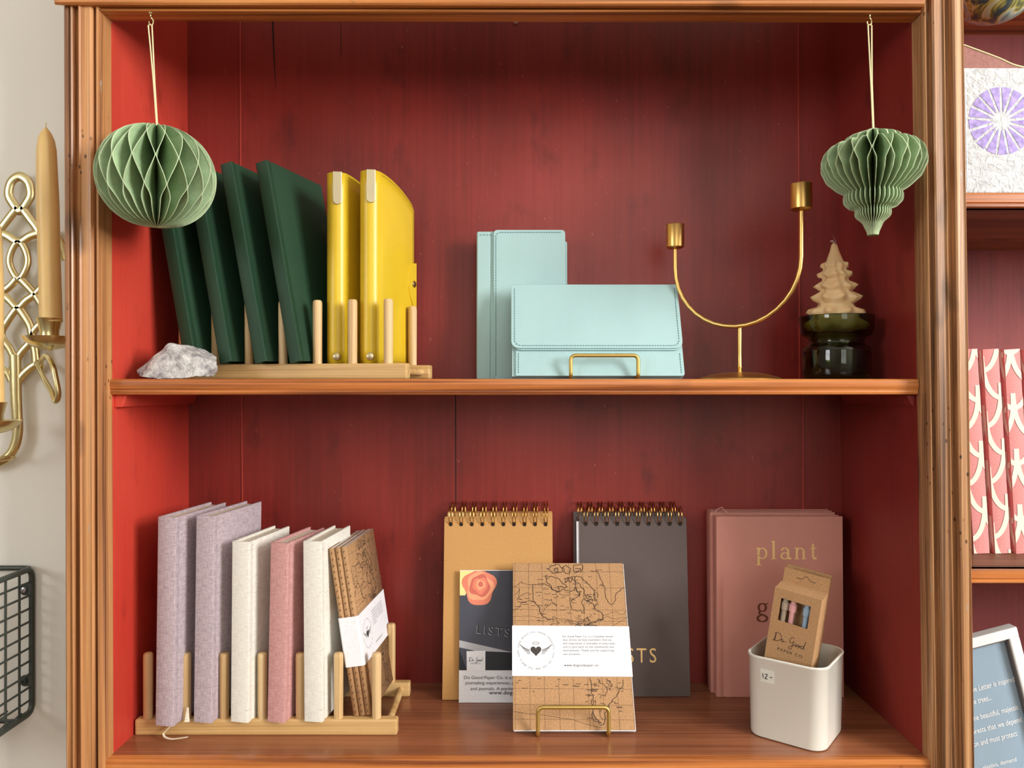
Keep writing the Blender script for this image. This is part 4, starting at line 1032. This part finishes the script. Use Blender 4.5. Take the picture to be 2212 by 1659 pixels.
def cup(px, py, dd, sc_=1.0):
    c = U(px, py, dd); k = dd/F*sc_
    m = MB().lathe([(.001,-44*k),(14*k,-42*k),(34*k,-36*k),(48*k,-24*k),(53*k,-14*k),(50*k,-15*k),(36*k,-22*k),(22*k,-26*k),(19*k,-18*k),(19*k,-2*k),(24*k,20*k),(26*k,25*k),(23*k,26*k),(20*k,16*k),(16*k,0),(.001,0)], c, 36)
    return m
cup(107, 712, .862).build('candle_cup', 'brass', sc, world=True, smooth=True, angle=50)
cup(-14, 893, .862).build('candle_cup', 'brass', sc, world=True, smooth=True, angle=50)
MB().band(cr([SK(30,985), SK(-4,990,.90), SK(-20,970,.88), SK(-14,940,.862)], 5), 12*.9/F, .006, (0,1,0)).build('arm', 'brass', sc, world=True, smooth=True)
cn = U(42,386,.925); MB().lathe([(0,.004),(.0016,.0036),(.002,.002),(.001,.001),(.0008,-.004)], n=10).xf(Matrix.Translation(cn) @ Matrix.Rotation(R(90),4,'X')).build('nail', 'brass', sc, world=True, smooth=True)
def taper_candle(label, tip, base, rt, rb_, dd):
    a = U(*tip, dd); b = U(*base, dd); t = thing('taper_candle', label, 'candle', b, (0,0,0), 'beeswax taper candles in the brass sconce')
    L_ = (a-b); k = dd/F
    rings = []
    for u, r_ in [(0,rb_),(.3,rb_*.96),(.6,rt*1.14),(.8,rt*1.04),(.88,rt),(.93,rt*.84),(.965,rt*.55),(.985,rt*.25),(.995,rt*.08)]:
        rings.append([L_*u+Vector((r_*k*math.cos(q), r_*k*math.sin(q), 0)) for q in [2*math.pi*j/28 for j in range(28)]])
    MB().loft(rings).build('wax_body', 'wax', t, smooth=True, angle=50)
    MB().tube([L_*.985, L_*1.0+Vector((0,0,.0015)), L_*1.0+Vector((.0004,0,.004))], .0006, 6).build('wick', 'string', t)
    return t
taper_candle('tall beeswax taper candle in the right cup of the brass sconce', (99,272), (110,694), 19.5, 22.5, .862)
taper_candle('second beeswax taper candle, at the left edge, in the lower cup of the sconce', (-18,455), (-14,874), 19, 21, .862)
# wire basket
bk = thing('wire_basket', 'dark green wire mesh basket screwed to the cream wall', 'basket', U(20,1400,dw))
BX = (70-CX)*.926/F; WL = .22; zt_, zb_ = -(1226-CY)*.926/F, -(1536-CY)*.926/F
y1 = .926-D; y0 = y1-.115
m = MB()
m.tube(fillet([(BX,y0,zt_),(BX,y1-.001,zt_),(BX,y1-.001,zb_),(BX,y0,zb_)], .012, 6, True), .0034, 10, True)
m.build('end_frame', 'wire', bk, world=True, smooth=True, angle=80)
m = MB()
m.tube(fillet([(BX,y0,zt_),(BX-WL,y0,zt_),(BX-WL,y1,zt_),(BX,y1,zt_)], .012, 6, True), .0032, 10, True)
m.build('rim', 'wire', bk, world=True, smooth=True, angle=80)
m = MB(); n_h = 11
for k in range(1, n_h): z = zt_+(zb_-zt_)*k/n_h; m.tube([(BX,y1,z),(BX+.0008,y0+.003,z),(BX-.003,y0,z),(BX-WL,y0,z)], .00135, 6)
for k in range(1, 5): y = y1-.0245*k; m.tube(fillet([(BX,y,zt_),(BX,y,zb_+.002),(BX-.008,y,zb_),(BX-WL,y,zb_)], .006, 4), .0014, 6)
for k in range(0, 9): x = BX-.006-.0245*k; m.tube(fillet([(x,y0,zt_),(x,y0,zb_),(x,y1,zb_)], .006, 4), .0014, 6)
for k in range(1, 5): y = y1-.0245*k; m.tube([(BX,y+.004,zb_+.006),(BX-.012,y+.004,zb_-.004),(BX-WL,y+.004,zb_-.004)], .0014, 6)
m.build('mesh_wires', 'wire', bk, world=True, smooth=True, angle=80)
for py in (1272, 1468):
    c_ = U(55, py, .928); MB().poly([(c_.x-.0055+.0055*math.cos(R(a))*0-0, c_.z) for a in ()] or [(c_.x+.0075,c_.z+.0065),(c_.x-.001,c_.z+.0065),(c_.x-.006,c_.z+.004),(c_.x-.0065,c_.z-.003),(c_.x-.001,c_.z-.0065),(c_.x+.0075,c_.z-.0065)], .926-D-.0006, .926-D+.0012).build('mounting_tab', 'wire', bk, world=True)
    MB().lathe([(0,.0008),(.0012,.0008),(.0016,.002),(.0034,.0016),(.0038,0)], n=16).xf(Matrix.Translation((c_.x,.926-D-.0006,c_.z)) @ Matrix.Rotation(R(90),4,'X')).build('screw', 'steel' if py < 1300 else 'wire', bk, world=True, smooth=True)

# ------------------------------------------------------------------ things in the right-hand bay
mbx = U(2152,-45,.93)
gb = thing('marbled_ball', 'marbled blue, green and yellow glazed ball hanging at the top right', 'ornament', mbx)
MB().lathe([(max(.0002,.0512*math.sin(math.pi*k/32)), .0508*-math.cos(math.pi*k/32)) for k in range(33)], (0,0,0), 56).build('ball', 'marble', gb, smooth=True, angle=180)
MB().tube([(0,0,.050),(0,0,.500-mbx.z)], .0008, 6).build('hanging_cord', 'string', gb)
# handmade paper envelope
dE = .868; e0 = U(2079,140,dE); e1 = U(2086,409,dE); ex0 = U(2076,0,dE).x
ze0 = .2088; hE = U(0,141,dE).z-ze0
en = thing('paper_envelope', 'white handmade paper envelope printed with a violet wheel, its brown flap raised', 'envelope', (ex0+.003, dE-D, ze0), (R(-2),0,0))
wE = .120
MB().box(.0, wE, 0, .010, .0075, hE).build('envelope_body', 'handmade', en, bevel=.0012)
MB().box(.003, wE, .001, .011, 0, .0080).build('backing_card', 'tan_edge', en)
q = Print(); ccx, ccy = U(2167,0,dE).x-(ex0+.003), hE-(258-141)*dE/F; RR = 74*dE/F
for k in range(17):
    a0 = 2*math.pi*(k+.10)/17+.1; a1 = 2*math.pi*(k+.90)/17+.1; n = 5
    pts = [(ccx+.24*RR*math.cos((a0+a1)/2), ccy+.24*RR*math.sin((a0+a1)/2))]
    pts += [(ccx+RR*(.99+.01*math.sin(9*k))*math.cos(a0+(a1-a0)*j/n)*.97, ccy+RR*math.sin(a0+(a1-a0)*j/n)) for j in range(n+1)]
    q.poly(pts)
q.build('wheel_print', 'purple', en, lambda u, v: (min(u, wE-.001), -.0004, v))
q = Print(); q.line([(.0045,.012),(.0042,hE-.004)], .0009); q.build('crease_line', 'text_white', en, lambda u, v: (u, -.0004, v))
fl = [(0,hE-.001),(wE,hE-.001),(wE,hE+.004),(.0850,hE-.0+.0035),(0,hE+.0335)]
MB().poly([(0,hE-.001),(wE,hE-.001),(wE,hE+.0005),(.078,hE+.0045),(0,hE+.0335)], .009, .0098).build('flap', 'brownpaper', en)
MB().tube(cr([(0,.0088,hE+.034),(.025,.0086,hE+.0245),(.050,.0088,hE+.0150),(.066,.0086,hE+.0075),(.085,.0088,hE+.003)], 6), .0009, 6).build('twine_edge', 'string', en, smooth=True)
# scallop print books
def scallop(W, H, ox, oz, a=.0400, b=.0330, lw=.0058):
    pr = Print()
    for r_ in range(-2, int(H/b)+3):
        for c_ in range(-2, 4):
            cx_ = (c_+(.5 if r_ % 2 else 0))*a+ox; top = r_*b+oz; P = []
            for k in range(61):
                t = math.pi*k/60; P.append((cx_-a/2*math.cos(t), top-b*1.50*math.sin(t)**.85))
            run = []
            for p0 in P+[None]:          # keep the runs that lie on the face
                if p0 and -lw*.4 <= p0[0] <= W+lw*.4 and -lw*.4 <= p0[1] <= H+lw*.4: run.append(p0)
                else:
                    if len(run) > 1: pr.line(run, lw)
                    run = []
    pr.clip(0, W, 0, H)
    return pr
sl = ['leftmost pink scallop-print book, half hidden behind the right post', 'second pink scallop-print book from the left in the right-hand bay', 'third pink scallop-print book from the left in the right-hand bay', 'rightmost pink scallop-print book, cut by the photo edge']
for i in range(4):
    X = .5480+i*.0252
    o = book('scallop_book', sl[i], 'book', (X, .912-D, -.2013), (0,R(-3.4),R(-3)), .0185, .15, .243, 'scallop_pink', 'pink scallop-print books in the right-hand bay', c=.0025, rnd=.0008, groove=.0)
    sca = scallop(.0181, .242, -.004+.011*((i*5) % 3), .012*((i*7) % 4))
    sca.build('scallop_print', 'scallop_cream', o, lambda u, v: (.0002+u, -.0004, .0004+v))
    scallop(.147, .242, .004*i, .010*i).build('scallop_print', 'scallop_cream', o, lambda u, v: (-.0004, .001+u, .0004+v))
# tilted picture frame
TR = U(2197,1353,.87); fw, fh = .104, .181; rl = R(-14.6)
vx = Vector((math.cos(rl), 0, -math.sin(rl)))   # local +x in the room
fr = thing('picture_frame', 'white picture frame with white lettering on slate blue, tilted in the right-hand bay', 'picture frame', TR, (0, rl, 0))
# local: x right (0 at right edge, negative to the left), z up (0 at top edge)
def fbar(x0, x1, z0, z1): m.box(x0, x1, 0, .014, z0, z1)
m = MB(); bwid = .0115; fbar(-fw, 0, -bwid, 0); fbar(-fw, 0, -fh, -fh+bwid); fbar(-fw, -fw+bwid, -fh+bwid, -bwid); fbar(-bwid, 0, -fh+bwid, -bwid)
m.build('frame_border', 'frame_white', fr, bevel=.0012)
m = MB(); i0 = bwid; t2 = .002
m.box(-fw+i0, -i0, .003, .012, -i0-t2, -i0); m.box(-i0-t2, -i0, .003, .012, -fh+i0, -i0); m.box(-fw+i0, -i0, .003, .012, -fh+i0, -fh+i0+t2); m.box(-fw+i0, -fw+i0+t2, .003, .012, -fh+i0, -i0)
m.build('inner_bevel', 'frame_dark', fr)
MB().box(-fw+i0, -i0, .0085, .0125, -fh+i0, -i0).build('backing_print', 'sky_tinted_print', fr)
q = Print(); S2 = .87/F
for (t_, u_, v_, al, wpx) in [('Love Letter is inspired', -26, 121, 'R', 107), ('by the trees...', -147, 147, 'L', 62), ('The beautiful, majestic', -141, 182, 'L', 108), ('forests that we depend', -148, 210, 'L', 115), ('on and must protect', -148, 237, 'L', 98), ('plastics, demand', -66, 290, 'R', 76)]:
    vv, _f = text2d(t_, 17*S2); wd = max(p[0] for p in vv)-min(p[0] for p in vv); q.text(t_, u_*S2, -v_*S2, 17*S2 if wpx > 80 or u_ < -100 else 13*S2, al, squeeze=wpx*S2/wd*(1 if wpx != 76 else 1.3))
q.build('printed_text', 'text_white', fr, lambda u, v: (max(u, -fw+i0+.0022), .0080, v))

# ------------------------------------------------------------------ camera and world
cam = bpy.data.cameras.new('camera'); co = bpy.data.objects.new('camera', cam); col.objects.link(co)
co.location = (0, -D, 0); co.rotation_euler = (R(90), 0, 0); cam.sensor_width = 36; cam.lens = F/2212*36; cam.clip_start = .02
cam.shift_y = (829.5-CY)/2212
bpy.context.scene.camera = co
w = bpy.data.worlds.new('world'); bpy.context.scene.world = w; w.use_nodes = True
w.node_tree.nodes['Background'].inputs[0].default_value = (.8,.86,1,1); w.node_tree.nodes['Background'].inputs[1].default_value = .3
vs = bpy.context.scene.view_settings; vs.view_transform = 'Standard'; vs.look = 'None'; vs.gamma = 1; vs.exposure = 0.45; vs.use_curve_mapping = False
